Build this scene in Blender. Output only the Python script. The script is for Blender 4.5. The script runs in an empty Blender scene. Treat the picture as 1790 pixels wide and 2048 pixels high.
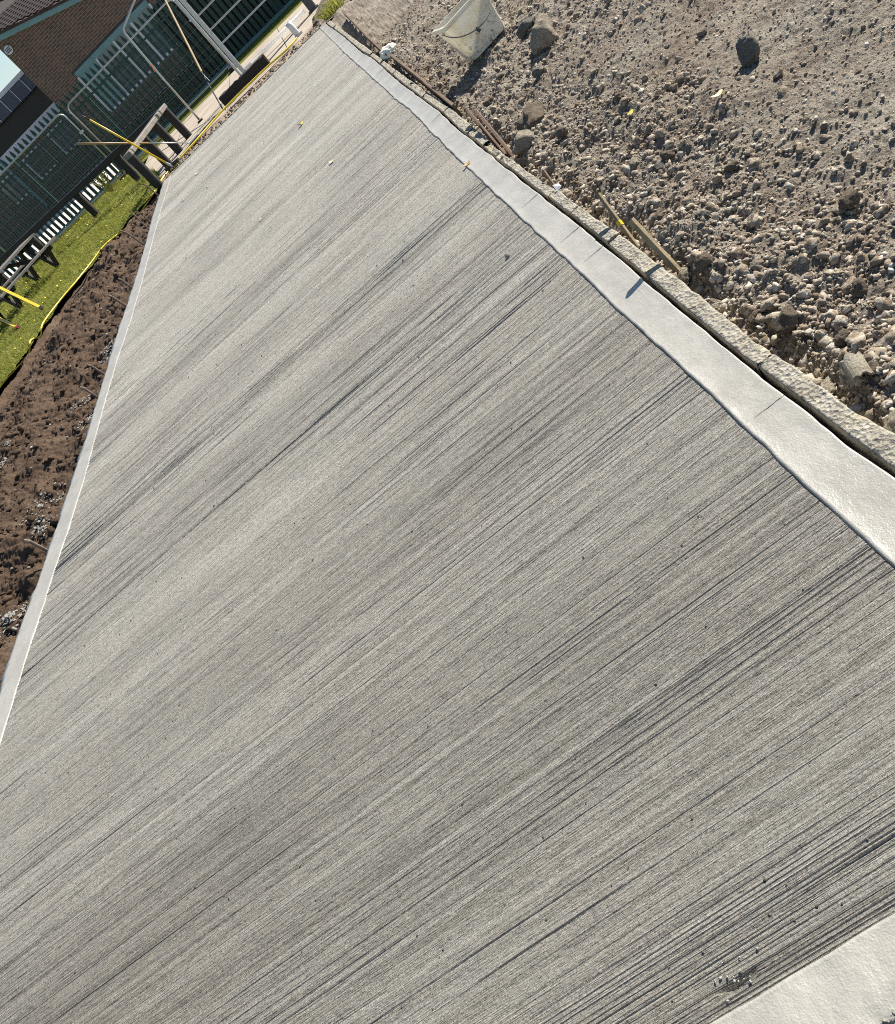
import bpy, bmesh, math, random
import numpy as np
from mathutils import Vector, Matrix

# ------------------------------------------------------------------ camera, sky, sun, exposure
scn = bpy.context.scene
col = scn.collection
cam_d = bpy.data.cameras.new('camera'); cam = bpy.data.objects.new('camera', cam_d); col.objects.link(cam)
cam_d.sensor_fit = 'VERTICAL'; cam_d.sensor_height = 24.0; cam_d.lens = 24.0 * 1800 / 2048
cam_d.clip_start = 0.05; cam_d.clip_end = 3000
# phone held 1.6 m up, tipped down about 31 degrees and rolled about 46 degrees; +Y runs along the path
cam.matrix_world = Matrix(((0.76391421, 0.61228046, 0.20383257, 0.0),
                           (-0.19379787, 0.51895276, -0.83254454, 0.0),
                           (-0.61553023, 0.59649029, 0.51509404, 1.6),
                           (0, 0, 0, 1)))
scn.camera = cam
scn.cycles.use_denoising = False; scn.cycles.filter_width = 1.0
scn.render.resolution_x = 895; scn.render.resolution_y = 1024

SUN_AZ = (0.80, 0.60); SUN_EL = math.radians(37)
world = bpy.data.worlds.new('World'); scn.world = world; world.use_nodes = True
wn = world.node_tree
sky = wn.nodes.new('ShaderNodeTexSky'); sky.sky_type = 'NISHITA'; sky.sun_disc = False
sky.sun_elevation = SUN_EL; sky.sun_rotation = math.atan2(SUN_AZ[0], SUN_AZ[1])
sky.air_density = 1.0; sky.dust_density = 0.25; sky.ozone_density = 2.5
bg = wn.nodes['Background']; bg.inputs[1].default_value = 0.065
wn.links.new(sky.outputs[0], bg.inputs[0])
sd = bpy.data.lights.new('sun', 'SUN'); so = bpy.data.objects.new('sun', sd); col.objects.link(so)
sd.energy = 4.8; sd.angle = math.radians(0.53); sd.color = (1.0, 0.955, 0.87)
sv = Vector((SUN_AZ[0] * math.cos(SUN_EL), SUN_AZ[1] * math.cos(SUN_EL), math.sin(SUN_EL)))
so.rotation_euler = sv.to_track_quat('Z', 'Y').to_euler()
scn.view_settings.view_transform = 'Standard'; scn.view_settings.look = 'None'
scn.view_settings.gamma = 1.0; scn.view_settings.exposure = 0.98
scn.view_settings.use_curve_mapping = False

random.seed(7); RNG = np.random.default_rng(11)

# ------------------------------------------------------------------ helpers
def tag(o, label=None, cat=None, group=None, kind=None):
    if label: o['label'] = label
    if cat: o['category'] = cat
    if group: o['group'] = group
    if kind: o['kind'] = kind
    return o

def empty(name, loc=(0, 0, 0), rz=0.0):
    o = bpy.data.objects.new(name, None); col.objects.link(o)
    o.location = loc; o.rotation_euler = (0, 0, rz); o.empty_display_size = 0.1
    return o

def link_mesh(name, me, mat, parent=None, smooth=False):
    o = bpy.data.objects.new(name, me); col.objects.link(o)
    if mat: me.materials.append(mat)
    if parent: o.parent = parent
    if smooth: me.polygons.foreach_set('use_smooth', [True] * len(me.polygons))
    return o

class MB:
    """collects simple solids; build() links them as one mesh object"""
    def __init__(s): s.v = []; s.f = []
    def add(s, vs, fs):
        n = len(s.v); s.v += [tuple(v) for v in vs]; s.f += [tuple(i + n for i in f) for f in fs]; return s
    def box(s, x0, x1, y0, y1, z0, z1):
        vs = [(x0, y0, z0), (x1, y0, z0), (x1, y1, z0), (x0, y1, z0), (x0, y0, z1), (x1, y0, z1), (x1, y1, z1), (x0, y1, z1)]
        return s.add(vs, [(0, 3, 2, 1), (4, 5, 6, 7), (0, 1, 5, 4), (1, 2, 6, 5), (2, 3, 7, 6), (3, 0, 4, 7)])
    def beam(s, p0, p1, w, h, up=(0, 0, 1), bev=0.12):
        """bar with chamfered section: w across, h along 'up'"""
        p0 = Vector(p0); p1 = Vector(p1); d = (p1 - p0).normalized(); up = Vector(up)
        if abs(d.dot(up)) > 0.97: up = Vector((0, 1, 0))
        a = d.cross(up).normalized(); b = a.cross(d).normalized()
        c = min(w, h) * bev; W = w / 2; H = h / 2
        sec = [(-W + c, -H), (W - c, -H), (W, -H + c), (W, H - c), (W - c, H), (-W + c, H), (-W, H - c), (-W, -H + c)]
        vs = [p + a * x + b * y for p in (p0, p1) for x, y in sec]
        n = 8
        fs = [(i, (i + 1) % n, n + (i + 1) % n, n + i) for i in range(n)] + [tuple(range(n - 1, -1, -1)), tuple(range(n, 2 * n))]
        return s.add(vs, fs)
    def tube(s, pts, r, n=8, caps=True):
        pts = [Vector(p) for p in pts]; m = len(pts); rr = r if isinstance(r, (list, tuple)) else [r] * m
        base = len(s.v); ref = None; vs = []
        for i, p in enumerate(pts):
            d = (pts[min(i + 1, m - 1)] - pts[max(i - 1, 0)]).normalized()
            if ref is None: ref = Vector((0, 0, 1)) if abs(d.z) < 0.9 else Vector((0, 1, 0))
            a = d.cross(ref).normalized(); b = a.cross(d).normalized(); ref = b
            vs += [p + (a * math.cos(t) + b * math.sin(t)) * rr[i] for t in [2 * math.pi * k / n for k in range(n)]]
        fs = [(i * n + k, i * n + (k + 1) % n, (i + 1) * n + (k + 1) % n, (i + 1) * n + k) for i in range(m - 1) for k in range(n)]
        if caps: fs += [tuple(range(n - 1, -1, -1)), tuple(range((m - 1) * n, m * n))]
        return s.add(vs, fs)
    def build(s, name, mat, parent=None, smooth=False):
        me = bpy.data.meshes.new(name); me.from_pydata(s.v, [], s.f); me.update()
        return link_mesh(name, me, mat, parent, smooth)

def curve_pts(pts, n=8):
    """Catmull-Rom through the points"""
    P = [Vector(p) for p in pts]; out = []
    for i in range(len(P) - 1):
        a, b, c, d = P[max(i - 1, 0)], P[i], P[i + 1], P[min(i + 2, len(P) - 1)]
        for k in range(n):
            t = k / n
            out.append(0.5 * ((2 * b) + (c - a) * t + (2 * a - 5 * b + 4 * c - d) * t * t + (3 * b - a - 3 * c + d) * t ** 3))
    return out + [P[-1]]

def _hash(ix, iy, seed):
    h = (ix.astype(np.int64) * 374761393 + iy.astype(np.int64) * 668265263 + seed * 1442695041) & 0x7fffffff
    h = ((h ^ (h >> 13)) * 1274126177) & 0x7fffffff
    return ((h ^ (h >> 16)) & 0xffff) / 65535.0
def noise(x, y, seed=0):
    x = np.asarray(x, float); y = np.asarray(y, float)
    ix = np.floor(x); iy = np.floor(y); fx = x - ix; fy = y - iy
    fx = fx * fx * (3 - 2 * fx); fy = fy * fy * (3 - 2 * fy)
    a = _hash(ix, iy, seed); b = _hash(ix + 1, iy, seed); c = _hash(ix, iy + 1, seed); d = _hash(ix + 1, iy + 1, seed)
    return (a * (1 - fx) + b * fx) * (1 - fy) + (c * (1 - fx) + d * fx) * fy - 0.5      # -0.5..0.5
def fbm(x, y, seed=0, o=4, g=0.5):
    r = 0; a = 1.0
    for k in range(o):
        r = r + a * noise(x * 2 ** k + 17.3 * k, y * 2 ** k - 9.1 * k, seed + k); a *= g
    return r

def grid_mesh(name, X, Y, Z, mask=None):
    """X, Y, Z arrays [rows, cols] -> quad mesh"""
    r, c = Z.shape
    co = np.stack([X, Y, Z], -1).reshape(-1, 3).astype(np.float32)
    idx = np.arange(r * c).reshape(r, c)
    q = np.stack([idx[:-1, :-1], idx[:-1, 1:], idx[1:, 1:], idx[1:, :-1]], -1).reshape(-1, 4)
    if mask is not None:
        q = q[mask.reshape(-1)]
        used = np.unique(q); re = np.zeros(r * c, int); re[used] = np.arange(len(used)); co = co[used]; q = re[q]
    return quick_mesh(name, co, q)
def quick_mesh(name, co, faces):
    faces = np.asarray(faces, np.int32); nf, k = faces.shape
    me = bpy.data.meshes.new(name)
    me.vertices.add(len(co)); me.vertices.foreach_set('co', np.ascontiguousarray(co, np.float32).ravel())
    me.loops.add(nf * k); me.loops.foreach_set('vertex_index', faces.ravel())
    me.polygons.add(nf); me.polygons.foreach_set('loop_start', np.arange(0, nf * k, k, dtype=np.int32))
    me.polygons.foreach_set('loop_total', np.full(nf, k, np.int32))
    me.update(calc_edges=True)
    return me

# ------------------------------------------------------------------ materials
class NT:
    def __init__(s, name):
        s.m = bpy.data.materials.new(name); s.m.use_nodes = True; s.t = s.m.node_tree
        s.p = s.t.nodes['Principled BSDF']; s._c = None
    def n(s, typ, **kw):
        nd = s.t.nodes.new('ShaderNode' + typ)
        for k, v in kw.items(): setattr(nd, k, v)
        return nd
    def l(s, a, b): s.t.links.new(a, b)
    def co(s):
        if s._c is None: s._c = s.n('TexCoord').outputs['Object']
        return s._c
    def map(s, scale=(1, 1, 1), rot=(0, 0, 0), loc=(0, 0, 0)):
        m = s.n('Mapping'); m.inputs['Scale'].default_value = scale; m.inputs['Rotation'].default_value = rot
        m.inputs['Location'].default_value = loc; s.l(s.co(), m.inputs[0]); return m.outputs[0]
    def noise(s, scale, detail=3, rough=0.55, vec=None, dist=0.0):
        nd = s.n('TexNoise'); nd.inputs['Scale'].default_value = scale; nd.inputs['Detail'].default_value = detail
        nd.inputs['Roughness'].default_value = rough; nd.inputs['Distortion'].default_value = dist
        s.l(vec if vec is not None else s.co(), nd.inputs['Vector']); return nd.outputs[0]
    def voro(s, scale, vec=None, feature='F1', rnd=1.0):
        nd = s.n('TexVoronoi'); nd.feature = feature; nd.inputs['Scale'].default_value = scale; nd.inputs['Randomness'].default_value = rnd
        s.l(vec if vec is not None else s.co(), nd.inputs['Vector']); return nd
    def ramp(s, fac, stops):
        r = s.n('ValToRGB'); e = r.color_ramp.elements
        while len(e) < len(stops): e.new(0.5)
        for q, (p, c) in zip(e, stops):
            q.position = p; q.color = (*c, 1) if len(c) == 3 else c
        s.l(fac, r.inputs[0]); return r.outputs[0]
    def math(s, op, a, b=None):
        m = s.n('Math', operation=op)
        for i, v in enumerate((a, b)):
            if v is None: continue
            if isinstance(v, (int, float)): m.inputs[i].default_value = v
            else: s.l(v, m.inputs[i])
        return m.outputs[0]
    def mix(s, fac, a, b, mode='MIX'):
        m = s.n('Mix', data_type='RGBA', blend_type=mode)
        for i, v in ((0, fac), (6, a), (7, b)):
            if isinstance(v, (int, float)): m.inputs[i].default_value = v
            elif isinstance(v, tuple): m.inputs[i].default_value = (*v, 1)
            else: s.l(v, m.inputs[i])
        return m.outputs[2]
    def bump(s, h, dist, strength=1.0, prev=None):
        b = s.n('Bump'); b.inputs['Distance'].default_value = dist; b.inputs['Strength'].default_value = strength
        s.l(h, b.inputs['Height'])
        if prev is not None: s.l(prev, b.inputs['Normal'])
        return b.outputs[0]
    def out(s, color=None, rough=0.8, normal=None, metal=0.0, spec=0.5, **kw):
        if isinstance(color, tuple): s.p.inputs['Base Color'].default_value = (*color, 1)
        elif color is not None: s.l(color, s.p.inputs['Base Color'])
        if isinstance(rough, (int, float)): s.p.inputs['Roughness'].default_value = rough
        else: s.l(rough, s.p.inputs['Roughness'])
        s.p.inputs['Metallic'].default_value = metal; s.p.inputs['Specular IOR Level'].default_value = spec
        if normal is not None: s.l(normal, s.p.inputs['Normal'])
        for k, v in kw.items(): s.p.inputs[k.replace('_', ' ')].default_value = v
        return s.m

def plain(name, c, rough=0.6, var=0.25, scale=6.0, bump=0.0, bscale=60, metal=0.0, stretch=(1, 1, 1), spec=0.5, **kw):
    t = NT(name); v = t.map(stretch)
    n1 = t.noise(scale, 4, 0.6, v); n2 = t.noise(scale * 6, 3, 0.6, v)
    f = t.math('ADD', t.math('MULTIPLY', n1, 0.65), t.math('MULTIPLY', n2, 0.35))
    lo = tuple(max(0, x * (1 - var)) for x in c); hi = tuple(min(1, x * (1 + var)) for x in c)
    cc = t.ramp(f, [(0.3, lo), (0.7, hi)])
    nm = t.bump(t.noise(bscale, 3, 0.6, v), bump) if bump else None
    return t.out(cc, rough, nm, metal, spec, **kw)

M = {}
# brushed wet-set concrete
t = NT('brushed_concrete')
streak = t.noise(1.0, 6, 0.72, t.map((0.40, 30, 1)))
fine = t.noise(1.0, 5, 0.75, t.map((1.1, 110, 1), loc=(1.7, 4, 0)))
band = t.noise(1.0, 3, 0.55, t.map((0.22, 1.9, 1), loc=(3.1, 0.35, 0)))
blot = t.noise(1.1, 3, 0.5)
grain = t.noise(300, 3, 0.65, t.map((0.7, 1, 1)))
sp = t.voro(210, t.map((0.8, 1, 1)))
f = t.math('ADD', t.math('MULTIPLY', streak, 0.36), t.math('ADD', t.math('MULTIPLY', band, 0.36), t.math('MULTIPLY', fine, 0.28)))  # streak and fine noise paint the shade of fine grooves into the colour
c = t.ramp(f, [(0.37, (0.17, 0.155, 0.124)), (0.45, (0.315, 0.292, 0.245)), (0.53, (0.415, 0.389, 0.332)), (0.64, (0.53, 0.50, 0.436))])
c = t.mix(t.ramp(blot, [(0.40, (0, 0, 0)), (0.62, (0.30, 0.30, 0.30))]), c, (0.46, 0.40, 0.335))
c = t.mix(0.5, c, t.ramp(grain, [(0.28, (0.5, 0.5, 0.5)), (0.72, (1.3, 1.3, 1.3))]), 'MULTIPLY')
nb = t.bump(sp.outputs['Distance'], 0.0030, 1.0)
nb = t.bump(t.noise(62, 3, 0.6, t.map((0.6, 1, 1))), 0.0060, 1.0, nb)
nb = t.bump(t.noise(150, 4, 0.7, t.map((0.45, 1, 1))), 0.0050, 1.0, nb)
nb = t.bump(t.noise(1.0, 5, 0.75, t.map((2.4, 120, 1))), 0.0100, 1.0, nb)
nb = t.bump(t.noise(1.0, 4, 0.7, t.map((4.5, 340, 1))), 0.0040, 1.0, nb)
M['brushed'] = t.out(c, t.ramp(band, [(0.4, (0.62, 0.62, 0.62)), (0.6, (0.78, 0.78, 0.78))]), nb, spec=0.35)
# trowelled smooth concrete
t = NT('trowelled_concrete')
a = t.noise(5, 4, 0.6); b = t.noise(60, 4, 0.65); g = t.noise(500, 2, 0.6)
c = t.ramp(t.math('ADD', t.math('MULTIPLY', a, 0.6), t.math('MULTIPLY', b, 0.4)), [(0.3, (0.31, 0.289, 0.244)), (0.55, (0.375, 0.352, 0.304)), (0.8, (0.44, 0.415, 0.362))])
c = t.mix(0.35, c, t.ramp(g, [(0.25, (0.75, 0.75, 0.75)), (0.75, (1.2, 1.2, 1.2))]), 'MULTIPLY')
nb = t.bump(t.noise(14, 4, 0.6, t.map((1, 0.6, 1))), 0.006, 0.8)
nb = t.bump(t.noise(220, 3, 0.6), 0.0012, 1.0, nb)
M['smooth'] = t.out(c, t.ramp(a, [(0.3, (0.30, 0.30, 0.30)), (0.7, (0.44, 0.44, 0.44))]), nb, spec=0.5)
# old weathered kerb concrete
t = NT('weathered_kerb_concrete')
a = t.noise(9, 5, 0.65); b = t.noise(90, 4, 0.7); li = t.noise(5.5, 4, 0.7, t.map(loc=(4, 9, 2)))
c = t.ramp(t.math('ADD', t.math('MULTIPLY', a, 0.55), t.math('MULTIPLY', b, 0.45)), [(0.34, (0.10, 0.088, 0.066)), (0.47, (0.29, 0.262, 0.208)), (0.66, (0.48, 0.44, 0.36))])
c = t.mix(t.ramp(li, [(0.52, (0, 0, 0)), (0.66, (0.55, 0.55, 0.55))]), c, (0.46, 0.39, 0.24))
nb = t.bump(t.voro(75).outputs['Distance'], 0.008, 1.0)
nb = t.bump(b, 0.006, 1.0, nb)
M['kerb'] = t.out(c, 0.9, nb, spec=0.2)
# rubble ground
t = NT('rubble_earth')
a = t.noise(1.6, 5, 0.65); b = t.noise(26, 5, 0.7); g = t.noise(200, 3, 0.7); red = t.noise(2.3, 4, 0.6, t.map(loc=(5, 2, 1)))
st = t.noise(9, 4, 0.7, t.map((1, 3.0, 1), rot=(0, 0, 0.2)))
f = t.math('ADD', t.math('MULTIPLY', a, 0.35), t.math('ADD', t.math('MULTIPLY', b, 0.35), t.math('MULTIPLY', st, 0.3)))
c = t.ramp(f, [(0.33, (0.20, 0.155, 0.11)), (0.5, (0.42, 0.36, 0.28)), (0.66, (0.62, 0.56, 0.46))])
c = t.mix(t.ramp(red, [(0.45, (0, 0, 0)), (0.66, (0.5, 0.5, 0.5))]), c, (0.33, 0.23, 0.16))
c = t.mix(0.6, c, t.ramp(g, [(0.28, (0.4, 0.4, 0.4)), (0.72, (1.4, 1.4, 1.4))]), 'MULTIPLY')
nb = t.bump(t.noise(60, 6, 0.8), 0.03, 1.0); nb = t.bump(t.voro(130).outputs['Distance'], 0.008, 1.0, nb)
M['rubble'] = t.out(c, 0.95, nb, spec=0.15)
# gravel stones: colour by position so neighbours differ
t = NT('gravel_stone')
v = t.voro(48); a = t.noise(3, 3, 0.6); b = t.noise(160, 3, 0.7)
c = t.ramp(t.n('SeparateColor').outputs[0], [(0.0, (0, 0, 0)), (1, (1, 1, 1))]) if False else None
sc = t.n('SeparateColor'); t.l(v.outputs['Color'], sc.inputs[0])
c = t.ramp(sc.outputs[0], [(0.0, (0.18, 0.135, 0.09)), (0.4, (0.33, 0.27, 0.195)), (0.8, (0.43, 0.375, 0.29)), (1.0, (0.60, 0.55, 0.46))])
c = t.mix(t.ramp(a, [(0.45, (0, 0, 0)), (0.7, (0.55, 0.55, 0.55))]), c, (0.21, 0.14, 0.095))
nb = t.bump(b, 0.004, 1.0)
M['gravel'] = t.out(c, 0.9, nb, spec=0.2)
def rock_mat(name, lo, mid, hi, s=18):
    t = NT(name); a = t.noise(s, 5, 0.65); b = t.noise(s * 9, 4, 0.7)
    c = t.ramp(t.math('ADD', t.math('MULTIPLY', a, 0.6), t.math('MULTIPLY', b, 0.4)), [(0.3, lo), (0.5, mid), (0.7, hi)])
    nb = t.bump(t.noise(s * 4, 6, 0.75), 0.03, 1.0); nb = t.bump(b, 0.003, 1.0, nb)
    return t.out(c, 0.92, nb, spec=0.2)
M['rock_pale'] = rock_mat('pale_rock', (0.24, 0.195, 0.135), (0.40, 0.34, 0.25), (0.55, 0.48, 0.37))
M['rock_brown'] = rock_mat('brown_clod', (0.12, 0.085, 0.055), (0.22, 0.17, 0.12), (0.34, 0.29, 0.22))
M['rock_grey'] = rock_mat('grey_rock', (0.13, 0.12, 0.105), (0.22, 0.205, 0.175), (0.33, 0.31, 0.27))
M['mortar'] = rock_mat('pale_mortar', (0.36, 0.33, 0.28), (0.52, 0.49, 0.43), (0.66, 0.63, 0.57), 30)
M['clay'] = rock_mat('broken_clay', (0.28, 0.22, 0.15), (0.44, 0.38, 0.28), (0.60, 0.55, 0.44), 12)
# dark topsoil
t = NT('topsoil')
a = t.noise(2.2, 5, 0.65); b = t.noise(34, 5, 0.75, t.map((1.6, 0.7, 1), rot=(0, 0, 0.8))); g = t.noise(220, 3, 0.7)
c = t.ramp(t.math('ADD', t.math('MULTIPLY', a, 0.5), t.math('MULTIPLY', b, 0.5)), [(0.3, (0.06, 0.040, 0.027)), (0.52, (0.155, 0.104, 0.070)), (0.72, (0.28, 0.205, 0.145))])
c = t.mix(0.5, c, t.ramp(g, [(0.25, (0.5, 0.5, 0.5)), (0.78, (1.5, 1.45, 1.4))]), 'MULTIPLY')
nb = t.bump(t.noise(70, 6, 0.8, t.map((1.8, 0.8, 1), rot=(0, 0, 0.8))), 0.022, 1.0); nb = t.bump(t.noise(150, 4, 0.7), 0.012, 1.0, nb)
M['soil'] = t.out(c, 0.95, nb, spec=0.12)
# lawn base and blades
t = NT('lawn_turf')
a = t.noise(1.8, 4, 0.6); b = t.noise(40, 4, 0.7)
c = t.ramp(t.math('ADD', t.math('MULTIPLY', a, 0.5), t.math('MULTIPLY', b, 0.5)), [(0.3, (0.10, 0.105, 0.022)), (0.5, (0.20, 0.205, 0.04)), (0.7, (0.32, 0.295, 0.075))])
M['lawn'] = t.out(c, 0.9, t.bump(b, 0.06), spec=0.1)
t = NT('grass_blade')
a = t.noise(2.0, 4, 0.6); b = t.noise(45, 2, 0.6)
c = t.ramp(t.math('ADD', t.math('MULTIPLY', a, 0.5), t.math('MULTIPLY', b, 0.5)), [(0.34, (0.10, 0.12, 0.02)), (0.5, (0.25, 0.265, 0.045)), (0.66, (0.46, 0.42, 0.13))])
M['blade'] = t.out(c, 0.6, spec=0.25)
tr = t.n('BsdfTranslucent'); t.l(c, tr.inputs[0]); mx = t.n('MixShader'); mx.inputs[0].default_value = 0.5
t.l(t.p.outputs[0], mx.inputs[1]); t.l(tr.outputs[0], mx.inputs[2]); t.l(mx.outputs[0], t.t.nodes['Material Output'].inputs[0])
M['dandelion'] = plain('dandelion_petals', (0.75, 0.62, 0.06), 0.6, 0.15)
M['sand'] = plain('sandy_paving', (0.40, 0.33, 0.25), 0.9, 0.25, 1.5, 0.006, 90)
M['bed'] = plain('sand_and_earth_bed', (0.33, 0.245, 0.17), 0.95, 0.45, 4, 0.03, 50)
M['yard'] = plain('pale_yard_concrete', (0.62, 0.58, 0.52), 0.9, 0.12, 1.0, 0.004, 60)
M['earth'] = plain('far_earth', (0.20, 0.18, 0.11), 0.95, 0.3, 0.05)
M['wood'] = plain('timber_shaded_tone', (0.017, 0.014, 0.011), 0.7, 0.5, 5, 0.006, 50, stretch=(3, 3, 0.6))  # near black: the backlit shade of the timber is put into its colour
M['wood_grey'] = plain('grey_timber_sunlit_tone', (0.17, 0.15, 0.125), 0.65, 0.4, 5, 0.006, 50)  # paler copy of the timber, its tone set for sunlit tops
M['stake'] = plain('muddy_timber_stake', (0.27, 0.205, 0.115), 0.8, 0.4, 9, 0.004, 90, stretch=(4, 4, 0.8))
M['board'] = plain('brown_form_board', (0.14, 0.085, 0.045), 0.8, 0.4, 7, 0.004, 80)
M['pole_wood'] = plain('varnished_pole_wood', (0.33, 0.22, 0.10), 0.5, 0.25, 6)
M['yellow'] = plain('yellow_handle_paint', (0.72, 0.50, 0.03), 0.4, 0.15, 8)
M['red'] = plain('dark_red_plastic', (0.28, 0.03, 0.025), 0.45, 0.2)
M['black'] = plain('black_plastic', (0.015, 0.015, 0.017), 0.5, 0.3)
M['yellow_hose'] = plain('yellow_hose_plastic', (0.80, 0.60, 0.05), 0.4, 0.2, 12)
M['galv'] = plain('galvanised_steel', (0.46, 0.48, 0.49), 0.38, 0.2, 25, metal=0.75)
M['zinc'] = plain('bright_zinc_tube', (0.85, 0.85, 0.83), 0.22, 0.06, 12, metal=0.9)
M['wire'] = plain('galvanised_wire', (0.16, 0.17, 0.17), 0.6, 0.1, metal=0.3)
M['steel_pin'] = plain('rusty_steel_pin', (0.17, 0.125, 0.095), 0.75, 0.4, 30, metal=0.3)
M['white_pvc'] = plain('white_plastic', (0.72, 0.71, 0.68), 0.45, 0.08, 10)
M['green'] = plain('dark_green_powder_coat', (0.012, 0.055, 0.042), 0.45, 0.25, 8, spec=0.5)
M['teal'] = plain('teal_frame_paint', (0.10, 0.20, 0.20), 0.5, 0.2, 3)
M['rubberblk'] = plain('black_rubber', (0.022, 0.018, 0.015), 0.85, 0.4, 12, 0.006, 60)
M['rust_end'] = plain('brown_timber_end', (0.12, 0.07, 0.045), 0.85, 0.3, 20)
M['anthracite'] = plain('anthracite_steel', (0.06, 0.065, 0.072), 0.5, 0.2, 8)
M['orange'] = plain('orange_plastic_tie', (0.85, 0.16, 0.03), 0.5, 0.15)
M['tissue'] = plain('white_tissue_paper', (0.74, 0.70, 0.57), 0.9, 0.06, 20, 0.004, 60)
M['leaf'] = plain('yellow_fallen_leaf', (0.62, 0.50, 0.08), 0.6, 0.2, 60)
M['leafpale'] = plain('pale_fallen_leaf', (0.72, 0.66, 0.38), 0.6, 0.15, 60)
M['leaforange'] = plain('orange_fallen_leaf', (0.50, 0.26, 0.06), 0.6, 0.2, 60)
M['white_frame'] = plain('white_window_paint', (0.42, 0.44, 0.45), 0.5, 0.08)
M['navy'] = plain('navy_cladding', (0.035, 0.05, 0.075), 0.45, 0.3, 1.2)
M['coping'] = plain('pale_metal_coping', (0.55, 0.56, 0.60), 0.4, 0.08)
M['stem'] = plain('dry_stem', (0.22, 0.19, 0.07), 0.8, 0.3, 30)
t = NT('window_glass'); n = t.noise(0.9, 3, 0.5)
M['glass'] = t.out(t.ramp(n, [(0.4, (0.02, 0.035, 0.055)), (0.6, (0.05, 0.09, 0.13))]), 0.06, spec=0.8)
t = NT('painted_shade_black'); M['shade_black'] = t.out((0.006, 0.007, 0.009), 0.25, spec=0.3)  # flat black that paints deep shade under a roof edge
def brick_mat(name, c1, c2, mo):
    t = NT(name); b = t.n('TexBrick'); v = t.n('CombineXYZ'); s = t.n('SeparateXYZ')
    t.l(t.co(), s.inputs[0]); t.l(t.math('ADD', s.outputs[0], s.outputs[1]), v.inputs[0]); t.l(s.outputs[2], v.inputs[1]); t.l(v.outputs[0], b.inputs['Vector'])
    b.inputs['Scale'].default_value = 1.0; b.inputs['Brick Width'].default_value = 0.225; b.inputs['Row Height'].default_value = 0.075
    b.inputs['Mortar Size'].default_value = 0.011; b.inputs['Mortar Smooth'].default_value = 0.3; b.inputs['Bias'].default_value = -0.1
    for k, c in (('Color1', c1), ('Color2', c2), ('Mortar', mo)): b.inputs[k].default_value = (*c, 1)
    c = t.mix(0.5, b.outputs[0], t.ramp(t.noise(1.2, 4, 0.6), [(0.3, (0.7, 0.68, 0.65)), (0.7, (1.25, 1.2, 1.15))]), 'MULTIPLY')
    return t.out(c, 0.9, t.bump(b.outputs['Fac'], -0.008), spec=0.2)
M['brick'] = brick_mat('brown_brick', (0.125, 0.08, 0.056), (0.08, 0.055, 0.042), (0.21, 0.175, 0.14))
M['tile'] = plain('dark_roof_tile', (0.034, 0.020, 0.017), 0.85, 0.4, 9, 0.006, 40)
# translucent tub
t = NT('translucent_white_plastic'); n = t.noise(7, 4, 0.65); d = t.noise(28, 4, 0.7)
c = t.ramp(n, [(0.35, (0.80, 0.74, 0.58)), (0.6, (0.86, 0.84, 0.76))])
sx = t.n('SeparateXYZ'); t.l(t.co(), sx.inputs[0])
dirt = t.math('MULTIPLY', t.ramp(sx.outputs[2], [(0.03, (1, 1, 1)), (0.2, (0.15, 0.15, 0.15)), (0.33, (0.04, 0.04, 0.04))]), t.ramp(d, [(0.5, (0, 0, 0)), (0.68, (1, 1, 1))]))
c = t.mix(dirt, c, (0.26, 0.20, 0.12))
M['tub'] = t.out(c, 0.45, t.bump(n, 0.004), spec=0.4)
tr = t.n('BsdfTranslucent'); t.l(c, tr.inputs[0]); mx = t.n('MixShader'); mx.inputs[0].default_value = 0.34
t.l(t.p.outputs[0], mx.inputs[1]); t.l(tr.outputs[0], mx.inputs[2]); t.l(mx.outputs[0], t.t.nodes['Material Output'].inputs[0])

t = NT('sunlit_look_white'); t.out((0.85, 0.84, 0.80), 0.4, spec=0.4)  # white and translucent so the shaded gate rail looks sunlit
tr = t.n('BsdfTranslucent'); tr.inputs[0].default_value = (0.9, 0.89, 0.86, 1); mx = t.n('MixShader'); mx.inputs[0].default_value = 0.6
t.l(t.p.outputs[0], mx.inputs[1]); t.l(tr.outputs[0], mx.inputs[2]); t.l(mx.outputs[0], t.t.nodes['Material Output'].inputs[0]); M['milky'] = t.m

# ------------------------------------------------------------------ ground
g = MB().add([(-600, -400, -0.45), (600, -400, -0.45), (600, 900, -0.45), (-600, 900, -0.45)], [(0, 1, 2, 3)]).build('ground', M['earth'])
tag(g, kind='structure')

# measured lines of the path (y, x)
IN_R = np.array([(0.3, .258), (1.32, .26), (1.5, .254), (1.67, .255), (1.91, .257), (2.12, .255), (2.4, .25), (2.64, .251), (2.95, .25), (3.17, .256), (3.41, .257), (3.76, .255), (4.13, .252), (5.53, .249), (6.0, .251), (6.98, .259), (7.83, .272), (8.43, .254), (9.06, .254), (11.34, .247), (12.37, .238), (16.46, .251), (17.05, .252)])
OUT_R = np.array([(0.3, .40), (1.51, .398), (1.67, .392), (1.89, .388), (2.1, .385), (2.44, .386), (2.71, .387), (3.05, .392), (3.53, .395), (5.15, .39), (5.62, .393), (6.3, .388), (6.97, .404), (7.77, .394), (8.94, .386), (11.02, .40), (11.82, .375), (14.06, .39), (16.37, .37), (17.05, .37)])
IN_L = np.array([(0.3, -3.26), (3.88, -3.275), (4.26, -3.267), (4.66, -3.249), (5.12, -3.228), (5.89, -3.205), (6.42, -3.209), (7.3, -3.232), (8.44, -3.236), (9.44, -3.20), (10.81, -3.198), (12.91, -3.236), (14.91, -3.26), (15.92, -3.254), (17.05, -3.26)])
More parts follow.
